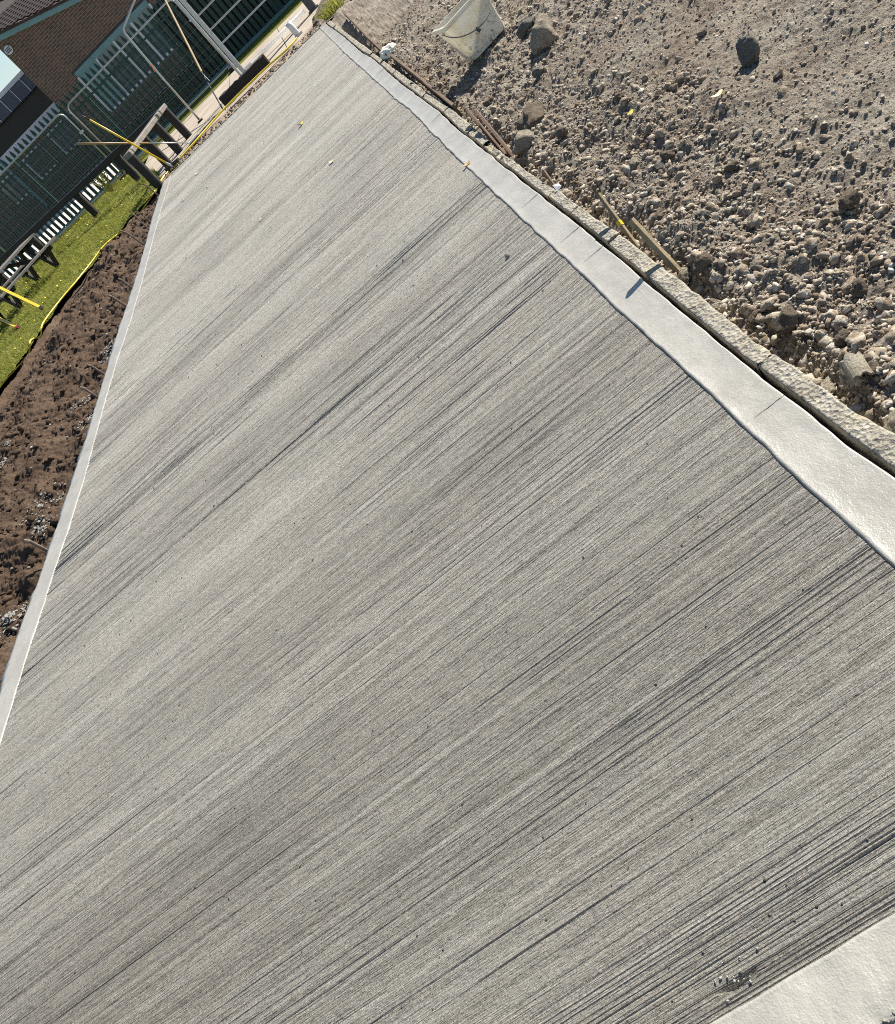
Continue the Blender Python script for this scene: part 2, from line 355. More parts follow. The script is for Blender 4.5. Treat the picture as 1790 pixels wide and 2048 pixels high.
OUT_L = np.array([(0.3, -3.45), (4.07, -3.438), (4.48, -3.45), (4.93, -3.412), (5.3, -3.393), (6.28, -3.372), (6.92, -3.36), (8.47, -3.376), (9.68, -3.39), (10.45, -3.37), (11.59, -3.365), (13.35, -3.405), (14.61, -3.44), (16.34, -3.449), (17.05, -3.45)])
def line(tab, y): return np.interp(y, tab[:, 0], tab[:, 1])
Y0, Y1 = 0.745, 17.03

def make_path():
    # rows follow the brush strokes; finer near, coarser far
    ys = [Y0 - 0.004]
    while ys[-1] < Y1:
        y = ys[-1]; ys.append(y + min(0.02, max(0.0007, 0.2 * (y * y + 2.56) / 1440)))
    ys = np.array(ys); dy = np.gradient(ys)
    xs = np.linspace(-3.30, 0.29, 80); nr, nc = len(ys), len(xs)
    K = 60
    mods = np.clip(0.30 + 2.0 * np.stack([noise(xs * RNG.uniform(0.5, 5.0) + RNG.uniform(0, 50), np.zeros(nc) + k * 3.7, 5) for k in range(K)]), 0, 1.1)
    G = np.zeros((nr, nc)); H = np.zeros((nr, nc))
    y = Y0
    while y < Y1:
        d = np.interp(y, ys, dy)
        heavy = RNG.random() < 0.07
        w = max(RNG.uniform(0.0005, 0.0011) * (1.25 if heavy else 1), 0.9 * d)
        dep = min(0.012, RNG.lognormal(math.log(0.0014), 0.65) * (1.8 if heavy else 1) * (w / 0.0012) ** 0.7)
        i0, i1 = np.searchsorted(ys, [y - 3 * w, y + 3 * w])
        if i1 > i0:
            ker = np.exp(-((ys[i0:i1] - y) / w) ** 2)
            m = mods[RNG.integers(K)]
            G[i0:i1] = np.maximum(G[i0:i1], dep * ker[:, None] * m[None, :])
            H[i0:i1] += 0.25 * dep * np.exp(-((ys[i0:i1] - y - 2.2 * w) / w) ** 2)[:, None] * m[None, :]
        y += RNG.exponential(max(0.0034, 1.25 * d))
    H = np.minimum(H, 0.003) - G
    YY, XX = np.meshgrid(ys, xs, indexing='ij')
    env = 0.85 + 1.5 * fbm(XX * 0.5, YY * 2.6, 31, 3)
    H *= np.clip(env, 0.3, 1.9)
    H += 0.0005 * RNG.standard_normal((nr, 1)) + 0.0016 * fbm(XX * 2.0, YY * 9, 41, 3) + 0.0009 * fbm(XX * 9, YY * 40, 42, 2)
    # a gouge near the near edge where something was pulled out
    gg = np.exp(-(((XX + 0.442) / 0.011) ** 2 + ((YY - 0.782) / 0.006) ** 2))
    wave = 0.010 * fbm(XX * 0.45, YY * 0.6, 51, 2) + 0.012 * XX * fbm(YY * 0.8, YY * 0, 52, 2)
    ed = np.clip(np.minimum(YY - Y0, Y1 - YY) / 0.06, 0, 1)
    H = np.clip(H, -0.016, 0.003) - 0.0035 - 0.03 * gg + 0.004 * np.exp(-(((XX + 0.425) / 0.018) ** 2 + ((YY - 0.79) / 0.009) ** 2)) * fbm(XX * 60, YY * 120, 45, 3)
    me = grid_mesh('path', XX, YY + wave * ed, H)
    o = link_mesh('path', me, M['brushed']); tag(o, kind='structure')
    b = MB().box(-3.36, 0.37, 0.70, Y1 - 0.01, -0.30, -0.03).build('slab_body', M['smooth'], o)
    # smooth trowelled margins: thin lip where the edging tool pushed up the wet concrete
    def margin(tin, tout, side, seed, name, rough_edge):
        yy = [0.60]
        while yy[-1] < Y1 + 0.02: yy.append(yy[-1] + max(0.008, 0.0028 * yy[-1]))
        yy = np.array(yy); xi = line(tin, yy); xo = line(tout, yy)
        xi = xi + side * (0.006 * fbm(yy * 9, yy * 0, seed, 3) + 0.010 * np.maximum(0, fbm(yy * 3.1, yy * 0, seed + 3, 2)))
        xo = xo + side * 0.006 * fbm(yy * 6, yy * 0, seed + 7, 3)
        u = np.array([-0.006, 0.0, 0.03, 0.07, 0.14, 0.3, 0.5, 0.7, 0.88, 0.95, 0.985, 1.0, 1.0, 1.0])
        z = np.array([-0.02, -0.001, 0.0036, 0.0030, 0.0012, 0.0008, 0.0006, 0.0008, 0.0012, 0.0026, 0.002, -0.006, -0.05, -0.14])
        if side < 0: z = np.array([-0.006, -0.0022, 0.0004, 0.0006, 0.0006, 0.0006, 0.0006, 0.0006, 0.0008, 0.001, 0.0, -0.006, -0.05, -0.14])
        X = xi[:, None] + (xo - xi)[:, None] * u[None, :]; Yg = np.repeat(yy[:, None], len(u), 1); Z = np.repeat(z[None, :], len(yy), 0)
        top = (u > 0.01) & (u < 0.97)
        Z[:, top] += (0.0022 * fbm(X * 14, Yg * 8, seed + 9, 3))[:, top]
        if rough_edge:
            Z[:, -4:] += 0.004 * fbm(X * 60, Yg * 50, seed + 4, 2)[:, -4:]; X[:, -3:] += side * (0.03 + 0.03 * fbm(X * 5, Yg * 9, seed + 5, 3))[:, -3:]
        me = grid_mesh(name, X, Yg, Z) if side > 0 else grid_mesh(name, X[:, ::-1], Yg[:, ::-1], Z[:, ::-1])
        return link_mesh(name, me, M['smooth'], o, True)
    margin(IN_R, OUT_R, 1, 101, 'trowelled_margin', False)
    margin(IN_L, OUT_L, -1, 202, 'trowelled_margin', True)
    # near end margin, broken away towards its outer side
    xx = np.arange(-3.3, 0.262, 0.012); tt = np.linspace(0, 1, 40)
    yo = 0.50 + 0.02 * fbm(xx * 6, xx * 0, 77, 3) + np.where(xx < -0.36, 0.0, 0.0)
    XX = np.repeat(xx[None, :], len(tt), 0); YY = yo[None, :] + (Y0 + 0.004 + 0.004 * fbm(xx * 12, xx * 0, 78, 2) - yo)[None, :] * tt[:, None]
    ZZ = 0.0008 + 0.004 * fbm(XX * 16, YY * 7, 79, 4) - 0.016 * np.exp(-(((XX + 0.205) / 0.055) ** 2 + ((YY - 0.605) / 0.028) ** 2)) * (1 + 1.6 * fbm(XX * 40, YY * 40, 81, 3)); ZZ[0] -= 0.05; ZZ[-1] -= 0.012; ZZ[-2] += 0.001
    link_mesh('trowelled_margin', grid_mesh('trowelled_margin', XX, YY, ZZ), M['smooth'], o, True)
    # thin joints struck across the right hand margin
    for jy in (1.98, 3.42, 3.72, 4.35, 6.9, 9.9, 13.6):
        xi, xo = line(IN_R, jy), line(OUT_R, jy)
        pts = [(xi + (xo - xi) * k / 12, jy + 0.004 * float(noise(k * 0.7, jy, 3)), 0.0022) for k in range(3, 13)]
        MB().tube(pts, [0.0003 + 0.0011 * k / 9 for k in range(10)], 4).build('struck_joint', M['anth_crack'], o)
    # ragged pale slurry lip along the far end
    m = MB(); x = -3.2
    while x < 0.2:
        ln = random.uniform(0.06, 0.22); w = random.uniform(0.015, 0.04)
        if random.random() < 0.8: m.beam((x, Y1 + 0.03, 0.004), (x + ln, Y1 + 0.03 + random.uniform(-.012, .012), 0.004), w, 0.016)
        x += ln + random.uniform(0.0, 0.06)
    m.build('slurry_lip', M['mortar'], o)
    return o
M['anth_crack'] = plain('crack_grit', (0.05, 0.045, 0.04), 0.95, 0.2)
path = make_path()

# right hand rubble ground
def zone_rough(x, y):
    """1 where coarse loose stone lies, 0 where the ground is scraped smooth"""
    edge = 0.95 + 0.10 * (y - 2.0) - 0.09 * np.maximum(0, y - 4.5) + 0.5 * fbm(x * 1.1, y * 0.9, 301, 3)
    r = 1 / (1 + np.exp((x - edge) / 0.10))
    far = 1 / (1 + np.exp(-(y - 5.6) / 0.4))
    return np.clip(np.maximum(r, 0.75 * far), 0, 1)
def rubble_z(x, y):
    r = zone_rough(x, y)
    z = -0.055 + 0.035 * np.clip((x - 0.5) / 1.2, 0, 2) + 0.07 * fbm(x * 1.3, y * 1.3, 311, 3)
    z = z + (0.35 + 0.65 * r) * (0.05 * fbm(x * 5, y * 5, 321, 3) + 0.022 * fbm(x * 19, y * 19, 331, 3))
    z = z + 0.009 * fbm(x * 55, y * 55, 341, 2) + 0.006 * fbm((x * 0.8 + y * 0.3) * 8, (y * 0.8 - x * 0.3) * 60, 342, 2)
    z = z - 0.03 * np.exp(-((x - 0.49) / 0.06) ** 2)
    return z
def axis(a, fine, b, step, grow, end):
    v = [a]
    while v[-1] < b: v.append(v[-1] + step)
    while v[-1] < end: v.append(v[-1] + min(step * 60, (v[-1] - b) * grow + step))
    return np.array(v)
xs = axis(0.40, 0, 2.1, 0.0085, 0.10, 14); ys = []
y = 0.2
while y < 30: ys.append(y); y += max(0.0085, 0.0024 * y) if y < 9 else 0.06 + 0.03 * (y - 9)
YY, XX = np.meshgrid(np.array(ys), xs, indexing='ij')
ZZ = rubble_z(XX, YY)
ZZ -= 0.25 * np.clip((YY - 18.2) / 3, 0, 1)
rub = link_mesh('rubble_ground', grid_mesh('rubble_ground', XX, YY, ZZ), M['rubble'], None, True); tag(rub, kind='structure')

def ico(sub):
    bm = bmesh.new(); bmesh.ops.create_icosphere(bm, subdivisions=sub, radius=1.0)
    v = np.array([x.co[:] for x in bm.verts]); f = np.array([[x.index for x in q.verts] for q in bm.faces]); bm.free(); return v, f
ICO1 = ico(1); ICO2 = ico(2); ICO4 = ico(4)
def scatter_stones(name, P, S, base, mat, parent=None, squash=(0.5, 0.85)):
    v, f = base; n = len(P); k = len(v)
    R = np.stack([np.linalg.qr(RNG.standard_normal((3, 3)))[0] for _ in range(64)])
    jit = 1 + 0.26 * RNG.standard_normal((48, k, 1)).clip(-1.6, 1.6)
    sc = np.stack([np.ones(n), RNG.uniform(0.6, 1, n), RNG.uniform(squash[0], squash[1], n)], 1) * S[:, None]
    vv = v[None] * jit[RNG.integers(48, size=n)] * sc[:, None, :]
    a = RNG.uniform(0, 6.283, n); ca, sa = np.cos(a), np.sin(a)
    rz = np.zeros((n, 3, 3)); rz[:, 0, 0] = ca; rz[:, 0, 1] = -sa; rz[:, 1, 0] = sa; rz[:, 1, 1] = ca; rz[:, 2, 2] = 1
    vv = np.einsum('nij,nkj->nki', rz, vv)
    tl = RNG.normal(0, 0.25, (n, 2)); vv[:, :, 2] += vv[:, :, 0] * tl[:, :1] + vv[:, :, 1] * tl[:, 1:]
    vv += P[:, None, :]
    ff = f[None] + (np.arange(n) * k)[:, None, None]
    return link_mesh(name, quick_mesh(name, vv.reshape(-1, 3), ff.reshape(-1, 3)), mat, parent)
def rub_points(n, smin, smax, power, rough_only=True):
    y = 1.0 + 11.0 * RNG.random(n * 4) ** 1.9; x = 0.475 + (0.45 + 0.30 * y) * RNG.random(n * 4) ** 1.15
    keep = RNG.random(n * 4) < (zone_rough(x, y) if rough_only else 0.35 + 0.65 * zone_rough(x, y))
    x, y = x[keep][:n], y[keep][:n]; m = len(x)
    s = smin * (smax / smin) ** (RNG.random(m) ** power)
    return np.stack([x, y, rubble_z(x, y) + s * 0.22], 1), s
P_, S_ = rub_points(34000, 0.003, 0.011, 1.4, False)
tag(scatter_stones('gravel', P_, S_, ico(1) if False else (ICO1[0], ICO1[1]), M['gravel']), kind='stuff', label='grey brown gravel strewn over the dug ground beside the kerb', cat='gravel')
P_, S_ = rub_points(4800, 0.009, 0.026, 2.6, True)
tag(scatter_stones('loose_stones', P_, S_, ICO2, M['gravel'], squash=(0.6, 0.9)), kind='stuff', label='loose pebbles and clods heaped along the kerb', cat='pebbles')

# left hand topsoil
GE = np.array([(-2, -9.5), (8, -7.2), (12.4, -6.3), (13.1, -5.98), (14.0, -5.80), (14.6, -5.62), (15.0, -5.45), (15.5, -5.12), (15.9, -4.75), (16.25, -4.2), (16.45, -3.75), (16.6, -3.35)])
def lawn_edge(y): return np.interp(y, GE[:, 0], GE[:, 1])
def soil_z(x, y):
    d = -3.42 - x                                           # metres out from the slab
    z = -0.10 + 0.10 * np.exp(-((d - 1.25) / 0.55) ** 2) - 0.03 * np.exp(-(d / 0.18) ** 2)
    u = 0.70 * x - 0.72 * y; w = 0.72 * x + 0.70 * y
    z = z + 0.10 * fbm(u * 1.4, w * 2.6, 401, 3) + 0.045 * fbm(u * 4, w * 9, 411, 3) + 0.022 * fbm(u * 18, w * 36, 421, 3)
    z = z + 0.10 * np.abs(fbm(x * 2.2, y * 1.6, 431, 3)) + 0.012 * fbm(x * 60, y * 60, 441, 2)
    # dug steps
    z = z - 0.07 * (noise(x * 1.3 + 4, y * 0.9, 451) > 0.13) * np.clip(d - 0.3, 0, 1)
    z = np.minimum(z, -0.012 + 0.10 * np.clip(d - 0.12, 0, 1))
    return z
xs = -axis(3.39, 0, 6.6, 0.013, 0.10, 14)[::-1]; ys = []
y = 0.3
while y < 17.2: ys.append(y); y += max(0.012, 0.0019 * y) if y > 3 else 0.05
YY, XX = np.meshgrid(np.array(ys), xs, indexing='ij'); ZZ = soil_z(XX, YY)
ZZ = ZZ + (0.0 - ZZ) * 0.6 * np.exp(-((XX - lawn_edge(YY)) / 0.12) ** 2) - 0.10 * np.clip((lawn_edge(YY) - XX - 0.1) / 0.15, 0, 1)
soil = link_mesh('topsoil', grid_mesh('topsoil', XX, YY, ZZ), M['soil'], None, True); tag(soil, kind='structure')
n = 5200
y = 3.4 + 13 * RNG.random(n) ** 1.3; x = -3.46 - 3.0 * RNG.random(n); k = x > lawn_edge(y) + 0.05; x, y = x[k], y[k]
S_ = 0.006 * 9 ** (RNG.random(len(x)) ** 2.4)
tag(scatter_stones('soil_clods', np.stack([x, y, soil_z(x, y) + S_ * 0.15], 1), S_, ICO1, M['soil'], squash=(0.5, 0.9)), kind='stuff', label='dark crumbs and clods of dug topsoil by the lawn', cat='soil')
n = 330
y = 3.6 + 12.5 * RNG.random(n); x = -3.5 - 2.6 * RNG.random(n); k = x > lawn_edge(y) + 0.08; x, y = x[k], y[k]
S_ = 0.007 * 3 ** (RNG.random(len(x)) ** 2)
tag(scatter_stones('pale_chips', np.stack([x, y, soil_z(x, y) + S_ * 0.5], 1), S_, ICO1, M['mortar']), kind='stuff', label='scattered pale stone chips in the dark topsoil', cat='chips')

# lawn
def lawn_in(x, y):
    right = np.interp(y, [16.4, 17.2, 18.2, 20.5, 23.5, 25.6], [-3.55, -3.55, -3.62, -4.2, -5.0, -5.3])
    e = lawn_edge(np.minimum(y, 16.6)) - 0.05 * fbm(x * 9, y * 9, 501, 3) * 2
    return (x < np.where(y < 16.45, e, right)) & (y < 25.75) & (y > 3)
xs = np.arange(-16, -3.3, 0.05); ys = np.arange(3, 25.9, 0.05); YY, XX = np.meshgrid(ys, xs, indexing='ij')
def lawn_z(x, y): return 0.012 + 0.05 * fbm(x * 0.8, y * 0.8, 511, 3) + 0.02 * fbm(x * 6, y * 6, 512, 2)
mk = lawn_in(XX[:-1, :-1] + .025, YY[:-1, :-1] + .025)
lawn = link_mesh('lawn', grid_mesh('lawn', XX, YY, lawn_z(XX, YY), mk), M['lawn'], None, True); tag(lawn, kind='structure')
n = 150000
y = 11.5 + 14.2 * RNG.random(n); x = -3.4 - 9.5 * RNG.random(n); k = lawn_in(x, y); x, y = x[k], y[k]; n = len(x)
h = RNG.uniform(0.025, 0.065, n) * (1 + 1.0 * (RNG.random(n) < 0.06)) * np.clip(1 + 1.6 * fbm(x * 2.2, y * 2.2, 521, 3), 0.45, 2.0); a = RNG.uniform(0, 6.283, n); w = RNG.uniform(0.004, 0.009, n); lean = RNG.normal(0, 0.45, (n, 2)) * h[:, None]
z = lawn_z(x, y) - 0.003
A = np.stack([x - w * np.cos(a), y - w * np.sin(a), z], 1); B = np.stack([x + w * np.cos(a), y + w * np.sin(a), z], 1); C = np.stack([x + lean[:, 0], y + lean[:, 1], z + h], 1)
gr = link_mesh('grass', quick_mesh('grass', np.stack([A, B, C], 1).reshape(-1, 3), np.arange(3 * n).reshape(n, 3)), M['blade'])
tag(gr, 'short sunlit grass blades of the lawn between topsoil and fence', 'grass', kind='stuff')
n = 220
y = 12.5 + 12.8 * RNG.random(n) ** 0.8; x = -3.6 - 6.5 * RNG.random(n); k = lawn_in(x, y); x, y = x[k], y[k]
S_ = RNG.uniform(0.012, 0.024, len(x))
tag(scatter_stones('dandelions', np.stack([x, y, lawn_z(x, y) + 0.05], 1), S_, ICO1, M['dandelion']), kind='stuff', label='tiny yellow dandelion flowers dotted over the lawn', cat='flowers')

# far paving, bedding, yard behind the fence
pv = MB().box(-4.6, 9, 18.05, 23.6, -0.2, 0.0).build('footpath', M['sand']); tag(pv, kind='structure')
for xk in (-3.4, -1.9, -0.4, 1.1): MB().box(xk, xk + 0.012, 18.08, 23.55, 0.0005, 0.004).build('paving_joint', M['anth_crack'], pv)
vg = MB().box(-5.6, 9, 23.6, 26.05, -0.2, -0.012).build('verge', M['lawn']); tag(vg, kind='structure')
xs = np.arange(-3.62, 3.0, 0.03); ys = np.arange(17.0, 18.12, 0.03); YY, XX = np.meshgrid(ys, xs, indexing='ij')
ZZ = -0.015 + 0.03 * fbm(XX * 4, YY * 4, 601, 4) + 0.02 * np.abs(fbm(XX * 1.5, YY * 9, 602, 3))
ZZ += 0.16 * np.exp(-(((XX - 0.75) / 0.45) ** 2 + ((YY - 17.8) / 0.35) ** 2)) * (1 + 0.6 * fbm(XX * 7, YY * 7, 603, 3))
bd = link_mesh('sand_bedding', grid_mesh('sand_bedding', XX, YY, ZZ), M['bed'], None, True); tag(bd, kind='structure')
yd = MB().box(-30, 14, 26.2, 60, -0.2, -0.004).build('yard', M['yard']); tag(yd, kind='structure')
m = 260; x = -3.3 + 3.6 * RNG.random(m); y = 17.08 + 0.7 * RNG.random(m); S_ = RNG.uniform(0.008, 0.03, m)
tag(scatter_stones('edge_grit', np.stack([x, y, 0.01 + 0 * x], 1), S_, ICO1, M['rock_brown']), kind='stuff', label='brown grit and broken bits along the far slab end', cat='grit')

# ------------------------------------------------------------------ kerb (50 mm edging stones, most pieces chipped)
kerb = empty('edging_kerb', (0.43, 1.0, 0)); tag(kerb, 'row of chipped old concrete edging stones between path and rubble', 'kerb')
y = 0.4; i = 0
breaks = [0.4, 1.28, 2.16, 3.02, 3.42, 3.9, 4.25, 5.05, 5.22, 5.42, 5.62, 6.05, 6.9, 7.75, 8.6, 9.4, 10.3, 11.2, 12.1, 13.0, 13.9, 14.8, 15.7, 16.75]
KO = np.array([(0.4, .475), (1.62, .474), (1.78, .463), (2.0, .461), (2.25, .453), (2.68, .465), (3.35, .47), (3.75, .459), (4.18, .459), (4.65, .447), (5.3, .449), (6.25, .47), (6.89, .478), (7.86, .467), (9.48, .457), (16.7, .457)])
for a, b in zip(breaks[:-1], breaks[1:]):
    ny = max(6, int((b - a) / 0.011)) if a < 6 else max(6, int((b - a) / 0.03))
    yy = np.linspace(a + 0.003, b - 0.003, ny)
    off = random.uniform(-0.003, 0.003); dz = random.uniform(-0.006, 0.005) - (0.015 if 5.0 < a < 5.6 else 0)
    u = np.array([0, 0, 0.02, 0.10, 0.2, 0.3, 0.4, 0.5, 0.6, 0.7, 0.8, 0.9, 0.98, 1, 1]); zz = np.array([-.22, -.016, -.004] + [0] * 9 + [-.004, -.016, -.22])
    xi = line(OUT_R, yy) + 0.016 + off; xo = np.interp(yy, KO[:, 0], KO[:, 1]) + off
    X = xi[:, None] + (xo - xi)[:, None] * u; Yk = np.repeat(yy[:, None], len(u), 1); Z = np.repeat(zz[None], ny, 0) + dz
    rough = 0.006 if not 5.0 < a < 5.6 else 0.03
    tp = slice(2, 13)
    Z[:, tp] += rough * fbm(X * 30, Yk * 30, 700, 4)[:, tp] - 0.012 * np.maximum(0, fbm(X * 6, Yk * 6, 701, 2) - 0.1)[:, tp]
    X[:, -3:] += 0.006 * fbm(X * 4, Yk * 18, 705, 4)[:, -3:]; X[:, :3] += 0.003 * fbm(X * 4, Yk * 20, 706, 3)[:, :3]
    me = grid_mesh('edging_stone', X, Yk, Z)
    bm = bmesh.new(); bm.from_mesh(me)
    bmesh.ops.holes_fill(bm, edges=[e for e in bm.edges if e.is_boundary], sides=0); bm.to_mesh(me); bm.free()
    me.transform(Matrix.Translation((-0.43, -1.0, 0)))
    link_mesh('edging_stone', me, M['kerb'], kerb)

# ------------------------------------------------------------------ rocks
def rock(name, x, y, r, label, cat='rock', mat='rock_pale', seed=0, sq=0.75, el=1.3, rz=0.0, zoff=0.35, group=None, z=None, tilt=0.15, amp=0.30):
    rg = np.random.default_rng(seed + 900); v = ICO4[0].copy()
    # planar cuts give facets, noise gives the broken skin
    for _ in range(11):
        d = rg.standard_normal(3); d /= np.linalg.norm(d); h = rg.uniform(0.62, 0.95)
        p = v @ d; ov = np.maximum(0, p - h); v -= ov[:, None] * d
    nz = fbm(v[:, 0] * 1.7 + v[:, 2] * 1.1 + seed, v[:, 1] * 1.7 - v[:, 2] * 0.9, seed, 4)
    n2 = fbm(v[:, 0] * 8 + v[:, 2] * 5, v[:, 1] * 8 - v[:, 2] * 6, seed + 5, 3)
    v = v * (1 + amp * nz + 0.13 * n2)[:, None] * np.array([el, 1.0, sq]) * r
    v[:, 2] += v[:, 0] * tilt
    me = quick_mesh(name, v, ICO4[1]); o = link_mesh(name, me, M[mat])
    zz = float(rubble_z(np.array([x]), np.array([y]))[0]) if z is None else z
    o.location = (x, y, zz + r * sq * zoff); o.rotation_euler = (0, 0, rz)
    return tag(o, label, cat, group)
rock('rock', 1.20, 6.50, 0.115, 'large pale rounded boulder casting a shadow to the right of the tub', seed=21, sq=0.9, el=1.2, rz=0.8, zoff=0.65, amp=0.2)
rock('rock', 1.26, 7.22, 0.062, 'small grey pointed stone touching the corner of the white tub', mat='rock_grey', seed=2, sq=0.8, zoff=0.6)
rock('clod', 0.70, 5.42, 0.085, 'large brown earth clod behind the pale flat-topped block by the kerb', 'clod', 'rock_brown', 3, 0.7, 1.5, 0.9, 0.4)
rock('rock', 0.565, 5.20, 0.062, 'pale flat-topped block beside the pair of dark timber stakes', seed=4, sq=0.9, el=1.2, rz=0.7, zoff=0.6)
rock('rock', 1.39, 3.93, 0.055, 'dark jagged stone standing alone on the smooth scraped earth', mat='rock_grey', seed=5, sq=1.15, el=0.95, zoff=0.75)
rock('rock', 0.985, 2.60, 0.036, 'smooth oval tan stone on fine gravel well away from the kerb', mat='rock_brown', seed=6, sq=0.75, el=1.35, rz=1.0, zoff=0.7)
rock('rock', 0.56, 2.84, 0.034, 'brown upright stone beside the thick leaning timber stake', mat='rock_brown', seed=7, sq=1.05, zoff=0.6)
rock('concrete_lump', 0.502, 2.93, 0.030, 'blocky concrete lump at the foot of the thick leaning stake', 'rubble', 'rock_pale', 8, 0.9, 1.3, 0.6, 0.5, amp=0.12)
rock('rock', 0.575, 2.33, 0.034, 'brown clod heaped with others against the kerb, widest of the heap', 'clod', 'rock_brown', 9, 0.8, 1.4, 0.4, 0.5)
rock('rock', 0.53, 2.46, 0.026, 'reddish clod wedged between heap and kerb edge', 'clod', 'rock_brown', 10, 0.8, 1.2, 0.2, 0.5)
rock('rock', 0.76, 2.24, 0.028, 'tan lump with a dark hollow under it, alone among fine pebbles', 'clod', 'rock_brown', 11, 0.9, 1.25, 0.9, 0.6)
rock('brick_fragment', 0.50, 2.02, 0.024, 'flat ochre brick fragment next to the broken clay pipe', 'rubble', 'clay', 12, 0.5, 1.7, 0.9, 0.5, amp=0.1)
rock('rock', 0.52, 1.72, 0.032, 'big yellowish lump against the kerb past the broken clay pipe', mat='clay', seed=13, sq=0.8, zoff=0.5)
spots = [(0.80, 3.74, .030), (0.86, 3.76, .028), (0.76, 3.95, .024), (0.62, 4.55, .030), (0.72, 4.9, .035), (0.95, 5.9, .04), (0.66, 6.3, .035), (0.85, 6.6, .03), (0.62, 3.4, .026), (0.70, 3.1, .024), (0.66, 2.65, .022),
         (0.62, 2.1, .02), (0.58, 1.9, .022), (0.70, 1.85, .02), (0.93, 3.3, .022), (1.02, 4.7, .026), (1.1, 4.37, .024), (1.5, 4.67, .026), (1.2, 3.2, .016), (0.78, 2.9, .022), (1.05, 8.4, .05), (0.8, 9.2, .05), (1.3, 9.0, .06), (0.7, 7.1, .03)]
ORD = ['first', 'second', 'third', 'fourth', 'fifth', 'sixth', 'seventh', 'eighth', 'ninth', 'tenth', 'eleventh', 'twelfth', 'thirteenth', 'fourteenth', 'fifteenth', 'sixteenth', 'seventeenth', 'eighteenth', 'nineteenth', 'twentieth', 'twenty-first', 'twenty-second', 'twenty-third', 'twenty-fourth']
spots.sort(key=lambda q: math.hypot(q[0] - 0.545, q[1] - 1.9))
for i, (x, y, r) in enumerate(spots):
    rock('clod', x, y, r, ['brown', 'grey', 'brown', 'pale'][i % 4] + ' loose clod in the gravel, ' + ORD[i] + ' counting away from the clay pipe shard', 'clod', ['rock_brown', 'rock_grey', 'rock_brown', 'rock_pale'][i % 4], 30 + i, random.uniform(.6, .9), random.uniform(1, 1.4), random.uniform(0, 3), 0.45, 'loose clods in the rubble')
rock('pebble', 0.09, 4.0, 0.013, 'single white pebble lying on the brushed concrete', 'pebble', 'mortar', 60, 0.7, 1.3, 0.3, 0.7, z=0)
# broken half-round clay pipe
pp = empty('clay_pipe_shard', (0.545, 1.90, -0.03)); tag(pp, 'broken half-round clay pipe shard with a bright rim beside the kerb', 'pipe')
m = MB(); nseg = 10; L_ = 0.085
vs = []; fs = []
for j, yy in enumerate((0, 0.03, L_)):
    for k in range(nseg + 1):
        a = math.pi * (0.02 + 0.96 * k / nseg); rr = 0.030
        vs.append((rr * math.cos(a), yy + (0.01 * math.sin(5 * a) if j == 2 else 0.006 * math.sin(7 * a)), rr * math.sin(a)))
        vs.append(((rr - .006) * math.cos(a), yy + (0.01 * math.sin(5 * a) if j == 2 else 0.006 * math.sin(7 * a)), (rr - .006) * math.sin(a)))
W_ = 2 * (nseg + 1)
for j in range(2):
    for k in range(nseg):
        b = j * W_ + 2 * k
        fs += [(b, b + 2, b + W_ + 2, b + W_), (b + 1, b + W_ + 1, b + W_ + 3, b + 3)]
for j in (0, 2):
    for k in range(nseg):
        b = j * W_ + 2 * k; fs.append((b, b + 1, b + 3, b + 2) if j == 0 else (b, b + 2, b + 3, b + 1))
m.add(vs, fs); o = m.build('shell', M['clay'], pp); o.rotation_euler = (0.10, 0, -0.25); o.location = (0, -0.03, 0)

# ------------------------------------------------------------------ stakes and form boards along the kerb
def stake(base, top, w, label, mat='stake', name='timber_stake', band=None):
    root = empty(name, base); tag(root, label, 'stake')
    b = Vector(base); tp = Vector(top) - b
    MB().beam((0, 0, 0) + 0 * tp if False else Vector((0, 0, 0)) - tp * 0.25, tp * 0.96, w, w * 0.62, up=(0.8, -0.6, 0)).build('shaft', M[mat], root)
    MB().beam(tp * 0.955, tp * 1.0, w * 1.06, w * 0.66, up=(0.8, -0.6, 0), bev=0.2).build('head', M[mat], root)
    if band is not None: MB().beam(tp * band, tp * (band + 0.10), w * 1.15, w * 0.75, up=(0.8, -0.6, 0)).build('tie', M['yellow'], root)
    return root
stake((0.505, 2.98, -0.06), (0.485, 3.10, 0.160), 0.030, 'thick leaning timber stake casting the longest shadow across the kerb')
stake((0.500, 3.44, -0.06), (0.515, 3.60, 0.108), 0.022, 'thinner tan stake with a yellow tie, next to the thick leaning stake', band=0.28)
stake((0.485, 5.25, -0.08), (0.525, 5.95, 0.075), 0.034, 'longer of two dark brown stakes beside the chipped kerb stones', 'board')
stake((0.475, 5.60, -0.07), (0.505, 6.20, 0.06), 0.034, 'shorter of two dark brown stakes beside the chipped kerb stones', 'board')
stake((0.472, 4.34, -0.04), (0.486, 4.46, 0.03), 0.020, 'short stub of a stake by the scrap of white paper', 'board')
def board(a, b, label, h=0.09):
    o = MB().beam(a, b, 0.022, h, bev=0.1).build('form_board', M['board']); return tag(o, label, 'board')
board((0.495, 6.80, -0.03), (0.505, 7.95, -0.005), 'brown form board on edge at the tip of the tub shadow')
board((0.510, 7.9, -0.01), (0.53, 9.95, 0.0), 'long brown form board on edge between tissue and tub shadow')
board((0.515, 10.3, -0.01), (0.555, 12.3, 0.02), 'dark form board on edge just beyond the crumpled tissue')
board((0.56, 12.2, 0.0), (0.66, 15.8, 0.03), 'farthest dark form board on edge running to the path end')
